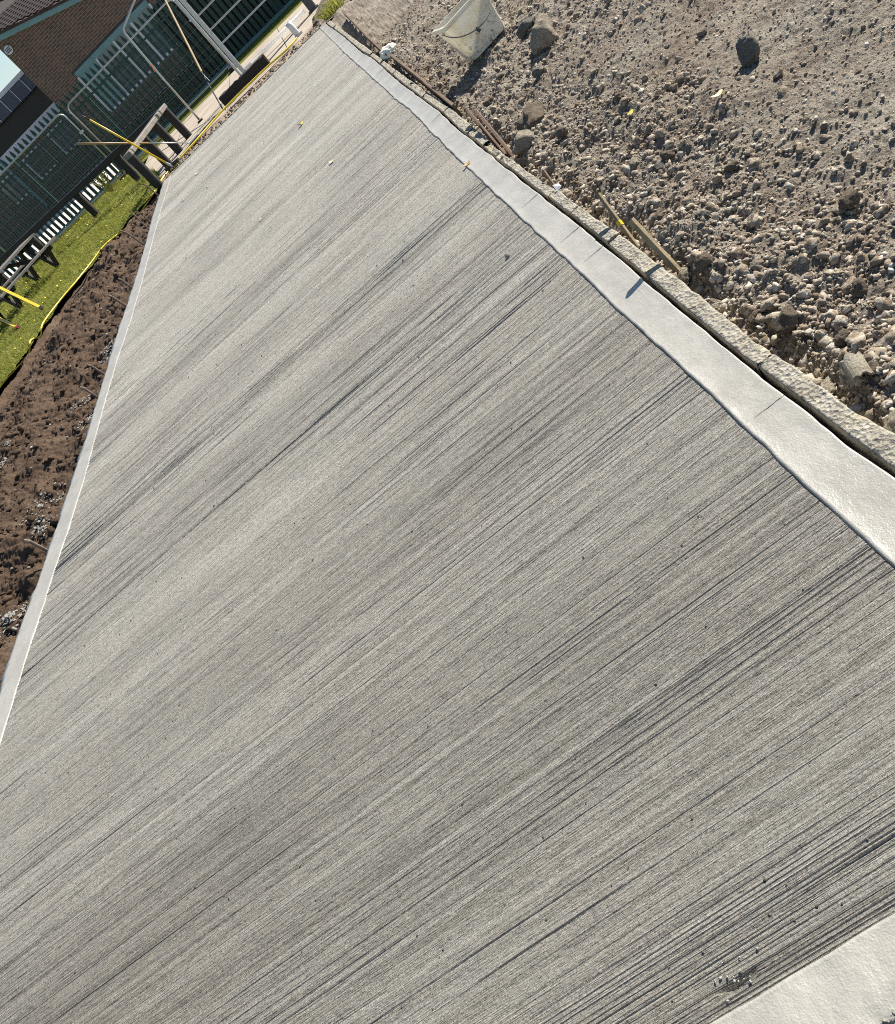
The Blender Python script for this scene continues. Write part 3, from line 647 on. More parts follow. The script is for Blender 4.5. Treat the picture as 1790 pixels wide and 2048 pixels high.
# crumpled tissue, paper scrap, leaves
rock('tissue', 0.55, 10.35, 0.10, 'crumpled white tissue caught on the form boards', 'litter', 'tissue', 71, 0.8, 1.0, 0.3, 0.7, amp=0.6)
m = MB().add([(0, 0, 0), (.03, .006, .008), (.028, .03, .02), (.0, .028, .032), (.014, .018, .016)], [(0, 1, 4), (1, 2, 4), (2, 3, 4), (3, 0, 4)])
o = m.build('paper_scrap', M['white_pvc']); o.location = (0.455, 4.20, 0.0); tag(o, 'small folded scrap of white paper on the kerb', 'litter')
def leaf(x, y, z, r, mat, label, rz):
    vs = []; n = 10
    for k in range(n):
        a = 2 * math.pi * k / n; rr = r * (0.55 + 0.45 * abs(math.cos(a)) ** 1.5); vs.append((rr * math.cos(a) * 1.3, rr * math.sin(a), 0.22 * r * math.cos(2 * a) + 0.35 * r))
    vs.append((0, 0, 0.1 * r))
    top = MB().add(vs + [(v[0], v[1], v[2] - 0.0012) for v in vs], [(k, (k + 1) % n, n) for k in range(n)] + [(n + 1 + (k + 1) % n, n + 1 + k, 2 * n + 1) for k in range(n)] + [(k, n + 1 + k, n + 1 + (k + 1) % n, (k + 1) % n) for k in range(n)])
    o = top.build('leaf', M[mat]); o.location = (x, y, z); o.rotation_euler = (0.1, 0.15, rz); return tag(o, label, 'leaf')
def rz_(x, y): return float(rubble_z(np.array([x]), np.array([y]))[0])
leaf(0.97, 4.47, rz_(.97, 4.47) + .012, 0.022, 'leaf', 'bright yellow leaf fallen on the brown earth', 0.7)
leaf(1.16, 3.81, rz_(1.16, 3.81) + .012, 0.022, 'leafpale', 'pale cream leaf lying on the earth near the dark jagged stone', 0.2)
leaf(-0.65, 10.96, 0.002, 0.04, 'leaf', 'bright yellow leaf lying alone on the brushed path', 1.0)
leaf(0.262, 5.5, 0.004, 0.022, 'leaforange', 'small orange leaf on the joint of brushed and smooth concrete', 0.2)
for i, (x, y) in enumerate([(-2.5, 14.5), (-2.7, 13.4), (-2.2, 12.6), (-1.2, 12.0), (-1.9, 11.6), (-2.4, 9.9), (-1.35, 8.6), (-0.5, 8.3)]):
    leaf(x, y, 0.002, 0.022, 'leafpale', 'tiny pale leaf fleck on the brushed path, ' + ORD[i] + ' counting from the yellow hose end', i * 0.8)['group'] = 'pale flecks on the path'
# dark dots stand in for shaded pits; then torn crumbs and mortar
n = 320; y = 0.8 + 7 * RNG.random(n) ** 2.2; x = -3.1 + 3.3 * RNG.random(n); S_ = RNG.uniform(0.0012, 0.0034, n) * (1 + 0.12 * y)
tag(scatter_stones('pit_dots', np.stack([x, y, 0.0 * x - 0.002], 1), S_, ICO1, M['rock_grey'], squash=(.5, .8)), kind='stuff', label='dark dots standing in for shaded pits along the brush lines', cat='crumbs')
n = 16; x = -0.43 + 0.020 * RNG.standard_normal(n); y = 0.785 + 0.012 * RNG.standard_normal(n)
tag(scatter_stones('gouge_crumbs', np.stack([x, y, 0 * x], 1), RNG.uniform(.0015, .004, n), ICO1, M['smooth']), kind='stuff', label='torn crumbs round a gouge near the smooth near margin', cat='crumbs')
n = 90; x = -0.205 + 0.035 * RNG.standard_normal(n); y = 0.605 + 0.014 * RNG.standard_normal(n)
tag(scatter_stones('spilled_mortar', np.stack([x, y, 0.0 * x - 0.006], 1), RNG.uniform(.002, .006, n), ICO1, M['mortar']), kind='stuff', label='lumps of pale mortar spilled at the near broken edge', cat='mortar')

# ------------------------------------------------------------------ white tub
tub = empty('mortar_tub', (1.03, 7.66, rz_(1.03, 7.6) + 0.02), math.radians(8)); tag(tub, 'white translucent rectangular mortar tub with wire handle, mud-stained, on the rubble', 'tub')
tub.rotation_euler = (math.radians(-4), math.radians(-3), math.radians(9))
def rrect(hx, hy, r, z, n=5):
    out = []
    for cx, cy, a0 in ((hx - r, hy - r, 0), (-hx + r, hy - r, 90), (-hx + r, -hy + r, 180), (hx - r, -hy + r, 270)):
        for k in range(n + 1):
            a = math.radians(a0 + 90 * k / n); out.append((cx + r * math.cos(a), cy + r * math.sin(a), z))
    return out
def loft(rings, cap_first=True, cap_last=False):
    n = len(rings[0]); vs = [v for r in rings for v in r]; fs = []
    for j in range(len(rings) - 1):
        fs += [(j * n + k, j * n + (k + 1) % n, (j + 1) * n + (k + 1) % n, (j + 1) * n + k) for k in range(n)]
    if cap_first: fs.append(tuple(range(n - 1, -1, -1)))
    if cap_last: fs.append(tuple(range((len(rings) - 1) * n, len(rings) * n)))
    return MB().add(vs, fs)
outer = [rrect(0.165 + 0.040 * k, 0.135 + 0.035 * k, 0.035, 0.33 * k) for k in (0, .25, .5, .75, 1)]
inner = [rrect(0.162 + 0.040 * k, 0.132 + 0.035 * k, 0.034, 0.006 + 0.324 * k) for k in (1, .5, 0)]
loft(outer + inner, True, True).build('shell', M['tub'], tub, False)
rim = [rrect(0.206, 0.171, 0.037, 0.300), rrect(0.218, 0.183, 0.042, 0.302), rrect(0.219, 0.184, 0.042, 0.335), rrect(0.203, 0.168, 0.036, 0.336), rrect(0.2055, 0.1705, 0.036, 0.300)]
loft(rim, False).build('rim', M['tub'], tub)
hp = [(0.222 * math.cos(a), -0.05 - 0.21 * math.sin(a), 0.29 - 0.13 * math.sin(a)) for a in [math.pi * k / 18 for k in range(19)]]
MB().tube(hp, 0.0042, 6).build('handle', M['wire'], tub)
for sx in (-1, 1): MB().tube([(0.206 * sx, -0.05, 0.29), (0.232 * sx, -0.05, 0.29)], 0.011, 8).build('handle_boss', M['tub'], tub)
MB().beam((-0.03, -0.158, 0.16), (-0.015, -0.152, 0.12), 0.022, 0.002, up=(0, -1, 0.1)).build('smudge', M['navy'], tub)

# ------------------------------------------------------------------ steel pins along the left margin
for i, (x, y, h, lx, ly) in enumerate([(-3.50, 16.2, .27, -.06, .0), (-3.45, 13.79, .31, -.02, .1), (-3.44, 13.08, .32, -.10, -.1), (-3.43, 11.11, .15, -.05, .02), (-3.42, 10.45, .19, -.08, .0), (-3.42, 8.45, .15, -.06, .0), (-3.42, 7.92, .14, -.05, .0), (-3.44, 5.45, .13, -.06, .0)]):
    o = MB().tube([(0, 0, -0.2), (lx * .7, ly * .7, h * 0.8), (lx, ly, h)], 0.012, 7).build('steel_pin', M['steel_pin']); o.location = (x, y, 0)
    tag(o, 'thin rusty steel pin at the path edge, ' + ORD[i] + ' counting from the knee rail corner', 'pin', 'steel pins along the path edge')
# mortar spills on the soil beside the slab
for i, (x, y, r) in enumerate([(-3.62, 9.5, .20), (-3.75, 8.35, .20), (-3.55, 7.7, .15), (-3.85, 6.55, .26), (-3.65, 6.0, .14), (-3.75, 5.0, .16), (-4.95, 8.9, .12), (-4.75, 8.2, .14)]):
    n = 130; a = RNG.uniform(0, 6.28, n); d = r * RNG.random(n) ** 0.6
    px = x + d * np.cos(a) * 1.3 * 0.7; py = y + d * np.sin(a) * 0.9; px = np.minimum(px, -3.46)
    o = scatter_stones('mortar_spill', np.stack([px, py, soil_z(px, py) + 0.006], 1), RNG.uniform(.004, .02, n) , ICO1, M['mortar'], squash=(.2, .45))
    tag(o, 'splash of pale set mortar on the dark soil beside the path', 'mortar', 'mortar splashes on the topsoil', 'stuff')

n = 2600; y = 3.4 + 13.2 * RNG.random(n) ** 1.2; x = line(OUT_L, y) - 0.004 - np.abs(RNG.normal(0, 0.018, n)); S_ = RNG.uniform(.003, .011, n)
tag(scatter_stones('mortar_crust', np.stack([x, y, -0.006 - 0.5 * (line(OUT_L, y) - x)], 1), S_, ICO1, M['mortar'], squash=(.4, .8)), kind='stuff', label='crusty pale mortar crumbs along the outer edge of the path', cat='mortar')
# ------------------------------------------------------------------ yellow hoses
ys_ = [(-3.62, 16.62), (-4.2, 16.30), (-4.72, 15.93), (-5.02, 15.58), (-5.28, 15.1), (-5.58, 14.72), (-5.80, 14.13), (-5.88, 13.88), (-5.95, 13.68), (-6.05, 13.40), (-6.3, 12.7), (-6.7, 11.6)]
dz = [.04, -.03, .05, .04, .045, .05, .05, -.02, .05, -.03, .02, .02]
o = MB().tube(curve_pts([(x + 0.04, y, z - 0.01) for (x, y), z in zip(ys_, dz)], 8), 0.013, 8).build('yellow_hose', M['yellow_hose'], None, True); tag(o, 'yellow hose lying along the edge of lawn and topsoil', 'hose')
hs = [(-3.55, 17.0, .03), (-3.28, 17.45, .03), (-2.72, 17.78, .03), (-2.11, 18.22, .035), (-1.46, 18.30, .04), (-0.83, 18.28, .03), (-0.45, 18.12, .025), (-0.15, 18.32, .025)]
o = MB().tube(curve_pts(hs, 8), 0.017, 8).build('yellow_hose', M['yellow_hose'], None, True); tag(o, 'yellow hose running past the black timber along the far end of the path', 'hose')
o = MB().tube(curve_pts([(-3.1, 18.0, .012), (-2.75, 18.4, .012), (-2.3, 18.75, .012), (-2.0, 18.62, .012), (-1.95, 18.35, .015)], 8), 0.010, 6).build('black_cable', M['black'], None, True); tag(o, 'thin black cable looping over the sandy paving', 'cable')

# ------------------------------------------------------------------ things on the far paving
bk = empty('black_timber_baulk', (-1.95, 18.75, 0)); tag(bk, 'heavy black timber baulk lying on the paving beside the yellow hose', 'timber')
m = MB(); nb_ = 16
for k in range(nb_):
    x0, x1 = k * 1.12 / nb_, (k + 1) * 1.12 / nb_
    if k == 0: prof = [[(0, -0.11 + random.uniform(-.006, .006), 0.0), (0, 0.11, 0), (0, 0.11, 0.19 + random.uniform(-.006, .006)), (0, -0.11, 0.19)]]
    prof.append([(x1, -0.11 + random.uniform(-.008, .008), 0), (x1, 0.11, 0), (x1, 0.11, 0.19 + random.uniform(-.01, .01)), (x1, -0.11 + random.uniform(-.008, .008), 0.19 + random.uniform(-.01, .01))])
loft([p for p in prof], True, True).build('beam', M['rubberblk'], bk)
MB().box(1.12, 1.15, -0.118, 0.118, 0.0, 0.20).build('end_plate', M['rust_end'], bk)
cp = empty('white_pipe_offcut', (-0.10, 18.62, 0), 0.4); tag(cp, 'short curved white plastic pipe offcut standing at the end of the hose', 'pipe')
loft([[(math.cos(a) * r, math.sin(a) * r + 0.5 * zz * zz, zz) for a in [2 * math.pi * k / 14 for k in range(14)]] for r, zz in ((.060, 0), (.060, .10), (.060, .2), (.063, .28), (.050, .28), (.050, .1))], True, False).build('pipe', M['white_pvc'], cp, True)
MB().box(-.07, .07, -.075, .02, 0.0, .035).build('collar', M['galv'], cp)
# grass tuft and dark soil lumps past the path end
tf = empty('weed_tuft', (0.62, 17.3, 0.0)); tag(tf, 'yellow-green weed tuft beside the far end of the kerb', 'plant')
n = 260; a = RNG.uniform(0, 6.28, n); d = 0.22 * RNG.random(n) ** .6; h = RNG.uniform(.08, .26, n); w = 0.008
x = d * np.cos(a); y = d * np.sin(a); lx = RNG.normal(0, .09, n) + x * .4; ly = RNG.normal(0, .09, n)
co = np.stack([np.stack([x - w, y, 0 * x], 1), np.stack([x + w, y, 0 * x], 1), np.stack([x + lx, y + ly, h], 1)], 1).reshape(-1, 3)
link_mesh('blades', quick_mesh('blades', co, np.arange(3 * n).reshape(n, 3)), M['blade'], tf)
for i, (x, y, r) in enumerate([(0.35, 17.75, .16), (0.50, 18.15, .20), (0.62, 18.6, .18), (0.80, 19.2, .22)]):
    rock('soil_lump', x, y, r, 'dark lump of dug soil beyond the path end, ' + ORD[i] + ' counting from the kerb', 'soil', 'rock_brown', 80 + i, .55, 1.5, .6, .3, 'soil lumps beyond the path', z=0.0, amp=.6)

# ------------------------------------------------------------------ galvanised gate at the far end
gt = empty('galvanised_gate', (-1.38, 20.2, 0)); tag(gt, 'galvanised tube gate with three bars and a bottom rail made white to look sunlit across the footpath', 'gate')
MB().beam((0, 0, 0), (0, 0, 2.35), 0.085, 0.085).build('gate_post', M['galv'], gt)
MB().tube([(-0.10, 0.15, 0.05), (-0.10, 0.15, 2.2)], 0.028, 10).build('hinge_stile', M['galv'], gt)
MB().tube([(0.05, 0, 0.10), (1.66, 0.02, 0.11)], 0.042, 14).build('bottom_rail', M['milky'], gt, True)
for z in (0.72, 1.02, 1.33, 1.66): MB().tube([(0.05, 0, z), (1.72, 0.02, z)], 0.016, 8).build('bar', M['galv'], gt)
MB().tube([(0.05, 0, 2.02), (1.72, 0.02, 2.02)], 0.025, 8).build('top_rail', M['galv'], gt)
MB().box(-.07, .07, -.05, .05, 0, .012).build('foot_plate', M['galv'], gt)
pt = empty('steel_post', (0.43, 20.2, 0)); tag(pt, 'dark grey square steel post where the gate closes', 'post')
MB().beam((0, 0, 0.03), (0, 0, 2.1), 0.17, 0.17).build('shaft', M['anthracite'], pt); MB().box(-.12, .12, -.12, .12, 0, .03).build('base_plate', M['anthracite'], pt)
MB().box(-.09, .09, -.09, .09, 2.1, 2.112).build('cap', M['anthracite'], pt)
# wicket leaf with raking top, orange tie on its stile
wk = empty('wicket_leaf', (-2.70, 20.35, 0)); tag(wk, 'bent galvanised tube leaf with an orange tie round its upright', 'gate')
MB().tube([(0, 0, 0.04), (0.02, 0, 1.0), (0.07, 0, 1.9)] + [(0.075 + 0.07 * (1 - math.cos(a)), 0, 1.95 + 0.13 * math.sin(a)) for a in [math.radians(15 * k) for k in range(1, 6)]] + [(0.55, -.02, 2.22), (1.28, -.08, 2.44)], 0.021, 10).build('frame_tube', M['galv'], wk, True)
m = MB()
for k in range(7): m.tube([(0.028 + 0.006 * math.cos(k), 0.01 * math.sin(2 * k), 1.285 + 0.01 * k), (0.028 + 0.03 * math.cos(2.2 * k), 0.03 * math.sin(2.2 * k), 1.27 + 0.014 * k)], 0.012, 5)
m.tube([(0.03, -0.03, 1.29), (0.0, -0.05, 1.2)], 0.008, 5); m.build('tie', M['orange'], wk)
MB().beam((-.06, 0, .015), (.06, 0, .015), .12, .03).build('foot', M['rubberblk'], wk)
# long pole leaning on the fence
lp = empty('leaning_pole', (-2.02, 18.62, 0)); tag(lp, 'long brown wooden pole leaning against the mesh fence panel', 'pole')
MB().tube([(0, 0, 0), (0.02, 1.5, 0.62)], 0.014, 8).build('lower_shaft', M['black'], lp); MB().tube([(0.02, 1.5, 0.62), (0.17, 5.25, 2.15)], 0.022, 8).build('upper_shaft', M['pole_wood'], lp)

# ------------------------------------------------------------------ mesh fence panels
def mesh_panel(x0, x1, y, label, z0=0.06, z1=1.90):
    w = x1 - x0; root = empty('mesh_fence_panel', (x0, y, 0)); tag(root, label, 'fence panel', 'temporary mesh fence panels')
    r = 0.14; h = z1
    arc = lambda cx, cz, a0, a1: [(cx + r * math.cos(math.radians(a)), 0, cz + r * math.sin(math.radians(a))) for a in np.linspace(a0, a1, 7)]
    pts = [(0, 0, z0), (0, 0, h - r)] + arc(r, h - r, 180, 90)[1:] + arc(w - r, h - r, 90, 0) + [(w, 0, z0)]
    MB().tube(pts, 0.021, 10).build('frame_tube', M['galv'], root, True)
    MB().tube([(0.02, 0, z0 + 0.06), (w - 0.02, 0, z0 + 0.06)], 0.017, 8).build('bottom_rail', M['galv'], root)
    m = MB()
    for k in range(1, int(w / 0.05)): m.tube([(k * 0.05, 0.005, z0 + 0.06), (k * 0.05, 0.005, h - 0.02)], 0.0009, 3, False)
    for z in np.linspace(z0 + 0.2, h - 0.12, 8): m.tube([(0.01, -.005, z), (w - 0.01, -.005, z)], 0.0018, 3, False)
    o = m.build('wire_mesh', M['wire'], root); tag(o, kind='stuff')
    for xx in (0, w): MB().beam((xx - 0.0, -0.30, 0.045), (xx + 0.0, 0.30, 0.045), 0.20, 0.10).build('rubber_foot', M['rubberblk'], root)
    for zz in (1.3,): MB().box(w - .04, w + .06, -.03, .03, zz, zz + .05).build('coupling', M['galv'], root)
mesh_panel(-5.28, -1.78, 24.0, 'mesh fence panel whose end meets the tube gate post')
mesh_panel(-8.92, -5.42, 23.9, 'mesh fence panel standing behind the knee rail and lawn')

# ------------------------------------------------------------------ palisade fence
pal = empty('palisade_fence', (-10.3, 26.0, 0)); tag(pal, 'dark green steel palisade fence in front of the brick buildings', 'fence')
def pale_mesh():
    m = MB(); sec = [(-.045, .0), (-.026, -.014), (0, .004), (.026, -.014), (.045, .0)]
    th = 0.003; zs = [(0.06, 1), (2.05, 1), (2.11, .62), (2.15, .12)]
    rings = []
    for z, s in zs: rings.append([(x * s, y * s, z) for x, y in sec] + [(x * s, y * s + th, z) for x, y in reversed(sec)])
    return loft(rings, True, True)
pm = None; k = 0
for i in range(82):
    if pm is None: o = pale_mesh().build('pale', M['green'], pal); pm = o
    else: o = pm.copy(); col.objects.link(o); o.parent = pal
    o.location = (0.05 + i * 0.1575, 0.0, 0.0)
for z in (0.45, 1.72): MB().beam((0, 0.045, z), (12.95, 0.045, z), 0.045, 0.05).build('rail', M['green'], pal)
for i in range(6):
    MB().beam((i * 2.55, 0.11, -0.02), (i * 2.55, 0.11, 2.0), 0.10, 0.06).build('post', M['green'], pal)
MB().beam((0, 0.02, 0.03), (12.95, 0.02, 0.03), 0.06, 0.08).build('ground_rail', M['teal'], pal)

sc_ = empty('slatted_screen', (-2.6, 26.35, 0)); tag(sc_, 'black slatted screen behind the palisade where the gate stands', 'screen')
MB().box(0, 6.5, 0.04, 0.08, 0.05, 2.05).build('backing_panel', M['black'], sc_)
sm = None
for i in range(54):
    if sm is None: o = MB().beam((0, 0, 0.05), (0, 0, 2.08), 0.085, 0.03).build('slat', M['black'], sc_); sm = o
    else: o = sm.copy(); col.objects.link(o); o.parent = sc_
    o.location = (0.06 + i * 0.12, 0, 0)
pw = empty('added_dark_wall', (-5.7, 26.4, 0)); tag(pw, 'low dark wall added behind the palisade to hide the sunlit yard', 'wall')  # added dark wall; keeps the sunlit yard behind from showing
MB().box(0, 3.05, 0, 0.2, 0, 0.60).build('wall', M['brick'], pw); MB().box(-.02, 3.07, -.02, .22, 0.602, 0.65).build('coping', M['tile'], pw)
# ------------------------------------------------------------------ buildings
bh = empty('brick_house', (-8.1, 36, 0)); bh.scale = (1.125, 1.125, 1.075); tag(bh, 'brown brick house with raking tiled roof and teal window strip', 'house')
def prism(poly, y0, y1):
    n = len(poly); vs = [(x, y0, z) for x, z in poly] + [(x, y1, z) for x, z in poly]
    return MB().add(vs, [tuple(range(n)), tuple(range(2 * n - 1, n - 1, -1))] + [(i, n + i, n + (i + 1) % n, (i + 1) % n) for i in range(n)])
prism([(0, 0), (13, 0), (13, 2.55), (5.95, 2.55), (0, 4.42)], 0, 8).build('wall', M['brick'], bh)
# raking fascia
prism([(-0.15, 4.46), (6.1, 2.50), (6.1, 2.68), (-0.15, 4.64)], -0.12, -0.02).build('fascia', M['teal'], bh)
# roof plane: rises to the left and away
SX, SY = -0.314, 0.27
def roofz(x, y): return 4.70 + SX * (x + 0.15) + SY * (y + 0.15)
rf = MB().add([(-0.2, -0.16, roofz(-0.2, -0.16)), (6.3, -0.16, roofz(6.3, -.16)), (6.3, 3.4, roofz(6.3, 3.4)), (-0.2, 3.4, roofz(-.2, 3.4)),
               (-0.2, -0.16, roofz(-0.2, -0.16) - .08), (6.3, -0.16, roofz(6.3, -.16) - .08), (6.3, 3.4, roofz(6.3, 3.4) - .08), (-0.2, 3.4, roofz(-.2, 3.4) - .08)],
              [(0, 1, 2, 3), (7, 6, 5, 4), (0, 4, 5, 1), (1, 5, 6, 2), (2, 6, 7, 3), (3, 7, 4, 0)]).build('roof', M['tile'], bh)
cdir = Vector((-SY, -SX, 0)).normalized() * -1          # contour direction
cdir = Vector((SY, -SX, 0)).normalized()
udir = Vector((SX, SY, SX * SX + SY * SY)).normalized()
nrm = cdir.cross(udir).normalized(); nrm = nrm if nrm.z > 0 else -nrm
tm = None; cnt = 0; o0 = Vector((2.5, 0.0, roofz(2.5, 0)))
for r in range(-12, 22):
    for c in range(-16, 24):
        p = o0 + udir * (r * 0.19) + cdir * (c * 0.21 + (0.105 if r % 2 else 0))
        if not (-0.12 < p.x < 3.9 and -0.1 < p.y < 3.3) or cnt >= 295: continue
        if tm is None:
            m = MB(); m.add([tuple(cdir * a + udir * b + nrm * z) for (a, b, z) in ((-.10, -.12, .012), (.10, -.12, .012), (.10, .13, .004), (-.10, .13, .004), (-.10, -.12, .036), (-.03, -.12, .055), (.05, -.12, .036), (.10, -.12, .042), (.10, .13, .018), (.05, .13, .012), (-.03, .13, .03), (-.10, .13, .014))],
                             [(3, 2, 1, 0), (0, 1, 7, 6, 5, 4), (4, 5, 10, 11), (5, 6, 9, 10), (6, 7, 8, 9), (2, 3, 11, 10, 9, 8), (1, 2, 8, 7), (3, 0, 4, 11)])
            o = m.build('roof_tile', M['tile'], rf); tm = o
        else: o = tm.copy(); col.objects.link(o); o.parent = rf
        o.location = p; cnt += 1
MB().beam((-0.25, 3.35, roofz(-.2, 3.35) + .05), (3.2, 3.35 + 3.45 * 0.0, roofz(-.2, 3.35) + .05), .22, .16).build('ridge', M['tile'], rf)
gv = MB(); gv.tube([(0.18, -0.01, 4.05), (0.18, -0.06, 4.05)], 0.13, 16); vo = gv.build('wall_vent', M['white_frame'], bh)
for zz in (-.05, 0, .05): MB().box(0.09, 0.27, -0.075, -0.062, 4.04 + zz, 4.06 + zz).build('louvre', M['black'], vo)
# window strip behind the fence
ws = empty('window_strip', (0, 0, 0)); ws.parent = bh
wx0, wx1, wz0, wz1 = 1.10, 4.20, 0.95, 2.38
MB().box(wx0 - .05, wx1 + .05, -0.03, 0.0 - .002, wz1, wz1 + .06).build('lintel', M['black'], ws)
MB().box(wx0, wx1, -0.05, -0.004, wz1 - .16, wz1 - .002).build('head_panel', M['teal'], ws)
MB().box(wx0, wx1, -0.05, -0.004, wz0 - .08, wz0).build('sill', M['white_frame'], ws)
edges_ = [wx0, 1.90, 2.65, 3.42, wx1]
for a, b in zip(edges_[:-1], edges_[1:]): MB().box(a + .035, b - .035, -0.03, -0.004, wz0, wz1 - .16).build('pane', M['glass'] if b > 1.95 else M['teal'], ws)
for a in edges_: MB().box(a - .035, a + .035, -0.06, -0.004, wz0, wz1 - .16).build('mullion', M['white_frame'], ws)
# flat-roofed block further left
fb = empty('flat_roofed_block', (-17.8, 40, 0)); fb.scale = (1.11, 1.11, 1.07); tag(fb, 'flat-roofed block with navy seamed fascia, pale coping and a black band painted as shade', 'building')
MB().box(0, 8.1, 0, 8, 0, 2.0).build('wall', M['brick'], fb)
MB().box(0, 8.1, -0.03, 8, 2.002, 2.34).build('panel_band', M['coping'], fb)
MB().box(0, 8.1, 0.05, 8, 2.342, 3.02).build('undershade', M['shade_black'], fb)  # black strip painted for the deep shade below the fascia
fa = MB().box(-.1, 8.2, -0.6, 8, 3.022, 3.52).build('fascia', M['navy'], fb)
for i in range(16): MB().box(0.3 + i * .5, 0.325 + i * .5, -0.63, -0.602, 3.03, 3.51).build('seam', M['coping'], fa)
MB().box(-.15, 8.25, -0.66, 8, 3.522, 3.66).build('coping', M['coping'], fb)
for i, x0 in enumerate((4.2, 5.6, 6.9)):
    w = MB().box(x0, x0 + .9, -0.03, -0.003, 0.9, 1.8).build('window', M['white_frame'], fb)
    MB().box(x0 + .06, x0 + .84, -0.045, -0.032, 0.96, 1.74).build('pane', M['glass'], w)
MB().tube([(5.05, -0.08, 3.0), (5.05, -0.08, 0.22)] + [(5.05 - 0.05 * k, -0.08, 0.22 - 0.03 * k) for k in (1, 2, 3)], 0.05, 10).build('downpipe', M['teal'], fb)
# front of the left brick building, kept thin so no sunlit side shows
ob = empty('brick_building_front', (-17, 26.0, 0)); tag(ob, 'brown brick wall at the end of the palisade behind the picnic table', 'wall')
MB().box(0, 6.62, 0, 0.22, 0, 2.3).build('wall', M['brick'], ob); MB().box(-.03, 6.65, -.04, .26, 2.302, 2.36).build('coping', M['tile'], ob)
MB().tube([(5.55, -.02, 2.2), (5.55, -.02, 1.15), (5.60, -.02, 1.05), (6.0, -.02, .9)], 0.012, 6).build('conduit', M['white_frame'], ob)

# ------------------------------------------------------------------ timber knee rails
def knee_rail(pts, post_at, label, w=0.13, h=0.10, top=0.66, mat='wood', rail_mat='wood'):
    a = Vector((pts[0][0], pts[0][1], 0)); b = Vector((pts[1][0], pts[1][1], 0))
    root = empty('knee_rail', a); tag(root, label, 'fence'); d = b - a
    MB().beam((0, 0, top + h / 2) , d + Vector((0, 0, top + h / 2)), w, h).build('rail', M[rail_mat], root)
    for s in post_at:
        p = d * s
        MB().beam(p + Vector((0, 0, -0.1)), p + Vector((0, 0, top)), 0.15, 0.15).build('post', M[mat], root)
knee_rail([(-3.55, 16.85), (-2.98, 19.75)], (0.02, 0.36, 0.66, 0.98), 'dark timber knee rail with a top coloured as sunlit at the corner of the path', 0.17, 0.09, 0.63, rail_mat='wood_grey')
knee_rail([(-3.05, 19.55), (-9.6, 23.8)], (0.22, 0.44, 0.72, 0.97), 'long dark timber knee rail running along the back of the lawn', 0.13, 0.13, 0.60)

# ------------------------------------------------------------------ picnic table
d_ = Vector((0.65, 0.76, 0)).normalized(); rz = math.atan2(d_.y, d_.x)
def picnic_table(x, y, label):
    pt = empty('picnic_table', (x, y, 0.01), rz); tag(pt, label, 'picnic table', 'picnic tables on the lawn')   # local x along the table, -y = sunny near side
    for k in range(5): MB().box(-0.9, 0.9, -0.36 + k * 0.146, -0.36 + k * 0.146 + 0.135, 0.70, 0.74).build('top_plank', M['wood_grey'], pt)
    for sy in (-1, 1):
        for k in range(2): MB().box(-0.9, 0.9, sy * (0.62 + 0.13 * k) - .06, sy * (0.62 + 0.13 * k) + .06, 0.42, 0.455).build('seat_plank', M['wood_grey'], pt)
    for sx in (-0.62, 0.62):
        for sy in (-1, 1):
            MB().beam((sx, sy * 0.50, 0), (sx, sy * 0.12, 0.70), 0.06, 0.11, up=(0, 1, 0)).build('leg', M['wood'], pt)
            MB().beam((sx, sy * 0.48, 0.02), (sx, sy * 0.72, 0.42), 0.06, 0.09, up=(0, 1, 0)).build('seat_strut', M['wood'], pt)
        MB().beam((sx + .062, -0.75, 0.375), (sx + .062, 0.75, 0.375), 0.06, 0.09).build('seat_bearer', M['wood'], pt)
        MB().beam((sx + .062, -0.34, 0.655), (sx + .062, 0.34, 0.655), 0.06, 0.085).build('top_bearer', M['wood'], pt)
    MB().beam((-.60, 0, .40), (-.1, 0, .68), .06, .07).build('brace', M['wood'], pt); MB().beam((.60, 0, .40), (.1, 0, .68), .06, .07).build('brace', M['wood'], pt)
picnic_table(-7.45, 19.1, 'weathered dark picnic table with splayed legs at the edge of the lawn')

# ------------------------------------------------------------------ hand tools
br = empty('yellow_broom', (-3.18, 17.25, 0)); tag(br, 'broom with a yellow handle and black tip propped on the knee rail corner', 'broom')
tp = Vector((-3.59, 16.75, 1.56)) - Vector((-3.18, 17.25, 0))
MB().tube([tp * 0.09, tp * 0.93], 0.017, 10).build('handle', M['yellow'], br, True); MB().tube([tp * 0.93, tp * 1.0], [0.017, 0.011], 10).build('tip', M['black'], br, True)
hd = MB(); hd.beam((-.16, .06, .075), (.16, -.06, .075), .06, .05); hd.build('head', M['black'], br)
m = MB()
for k in range(60):
    x = random.uniform(-.15, .15); y = -x * .4 + random.uniform(-.025, .025); m.tube([(x, y, .06), (x * 1.05 + random.uniform(-.01, .01), y - .02, 0.0)], 0.004, 4)
tag(m.build('bristles', M['stem'], br), kind='stuff')
MB().tube([tp * 0.03, tp * 0.11], [0.03, 0.02], 8).build('socket', M['galv'], br)
fl = empty('wooden_float', (-2.69, 17.86, 0)); tag(fl, 'long wooden-handled float with a pale blade leaning over the knee rail', 'tool')
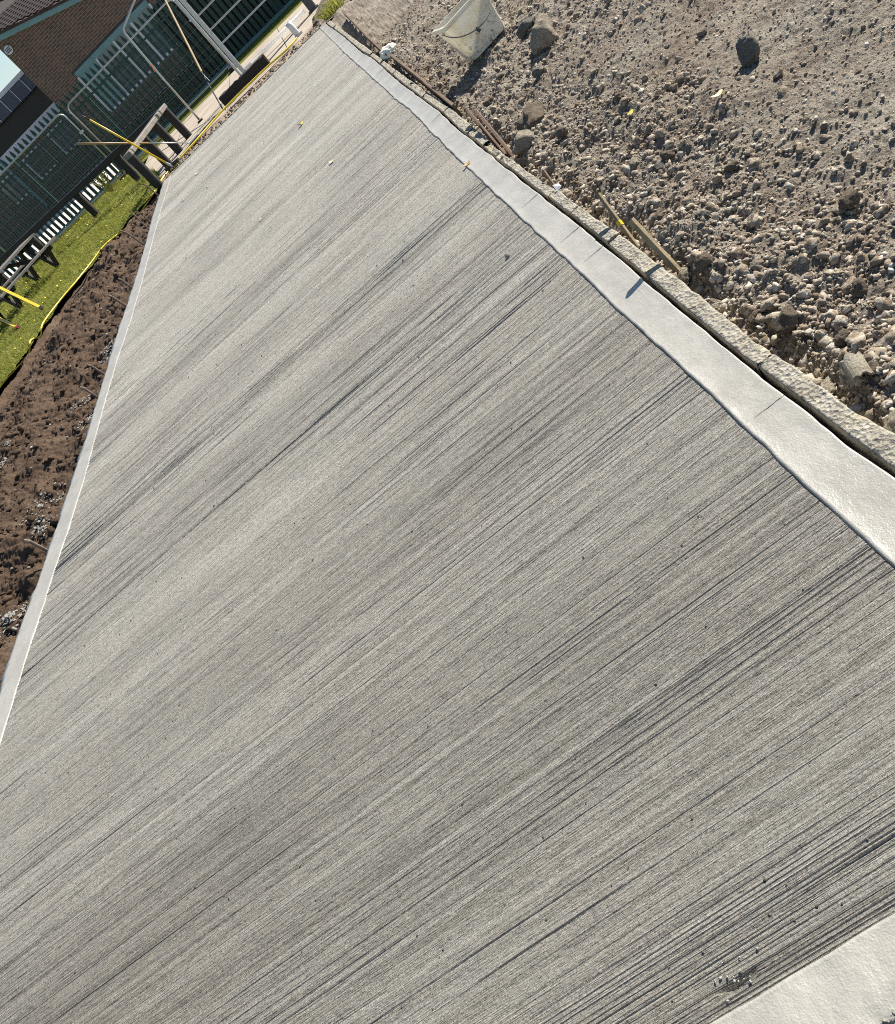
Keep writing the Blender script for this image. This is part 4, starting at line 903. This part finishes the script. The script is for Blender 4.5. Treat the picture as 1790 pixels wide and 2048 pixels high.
tp = Vector((-4.03, 16.95, 1.33)) - Vector((-2.69, 17.86, 0))
MB().tube([tp * 0.42, tp * 1.0], 0.017, 10).build('handle', M['pole_wood'], fl, True); MB().tube([tp * 0.02, tp * 0.42], 0.012, 8).build('steel_shaft', M['galv'], fl, True)
MB().beam((-.10, -.09, .05), (.10, .09, .05), .03, .10).build('blade', M['white_pvc'], fl); MB().beam((-.09, -.11, .035), (.11, .07, .035), .014, .07).build('blade_edge', M['black'], fl)
def pole(tip, far, label, endm):
    root = empty('yellow_pole', tip); tag(root, label, 'pole'); v = Vector(far) - Vector(tip)
    MB().beam(v * 0.07, v, 0.052, 0.030).build('shaft', M['yellow'], root); MB().beam(v * 0.03, v * 0.075, 0.058, 0.036).build('end_sleeve', M[endm], root)
    MB().tube([v * 0.0, v * 0.03], [0.006, 0.016], 8).build('point', M['red'], root)
pole((-6.08, 15.44, 0.03), (-7.35, 17.9, 0.76), 'yellow pole with a black sleeve whose point rests in the lawn edge', 'black')
pole((-6.93, 16.15, 0.03), (-8.05, 18.3, 0.50), 'yellow pole with a dark red end leaning towards the picnic table', 'red')
# small weed by the rail
wd = empty('leggy_weed', (-5.55, 22.4, 0)); tag(wd, 'leggy dark weed with yellowish leaves beside the knee rail post', 'plant')
m = MB()
for k in range(9):
    a = k * 0.7; m.tube([(0, 0, 0), (.08 * math.cos(a), .08 * math.sin(a), .25), (.22 * math.cos(a), .15 * math.sin(a), .45 + .05 * (k % 3))], 0.007, 4)
m.build('stems', M['stem'], wd)
n = 140; a = RNG.uniform(0, 6.28, n); h = RNG.uniform(.12, .55, n); d = .05 + .35 * h * RNG.random(n); x = d * np.cos(a); y = d * np.sin(a); s = RNG.uniform(.015, .03, n)
co = np.stack([np.stack([x - s, y, h], 1), np.stack([x + s, y, h + .3 * s], 1), np.stack([x + s, y + s, h + s], 1), np.stack([x - s, y + s, h + .7 * s], 1)], 1).reshape(-1, 3)
link_mesh('leaves', quick_mesh('leaves', co, np.arange(4 * n).reshape(n, 4)), M['blade'], wd)
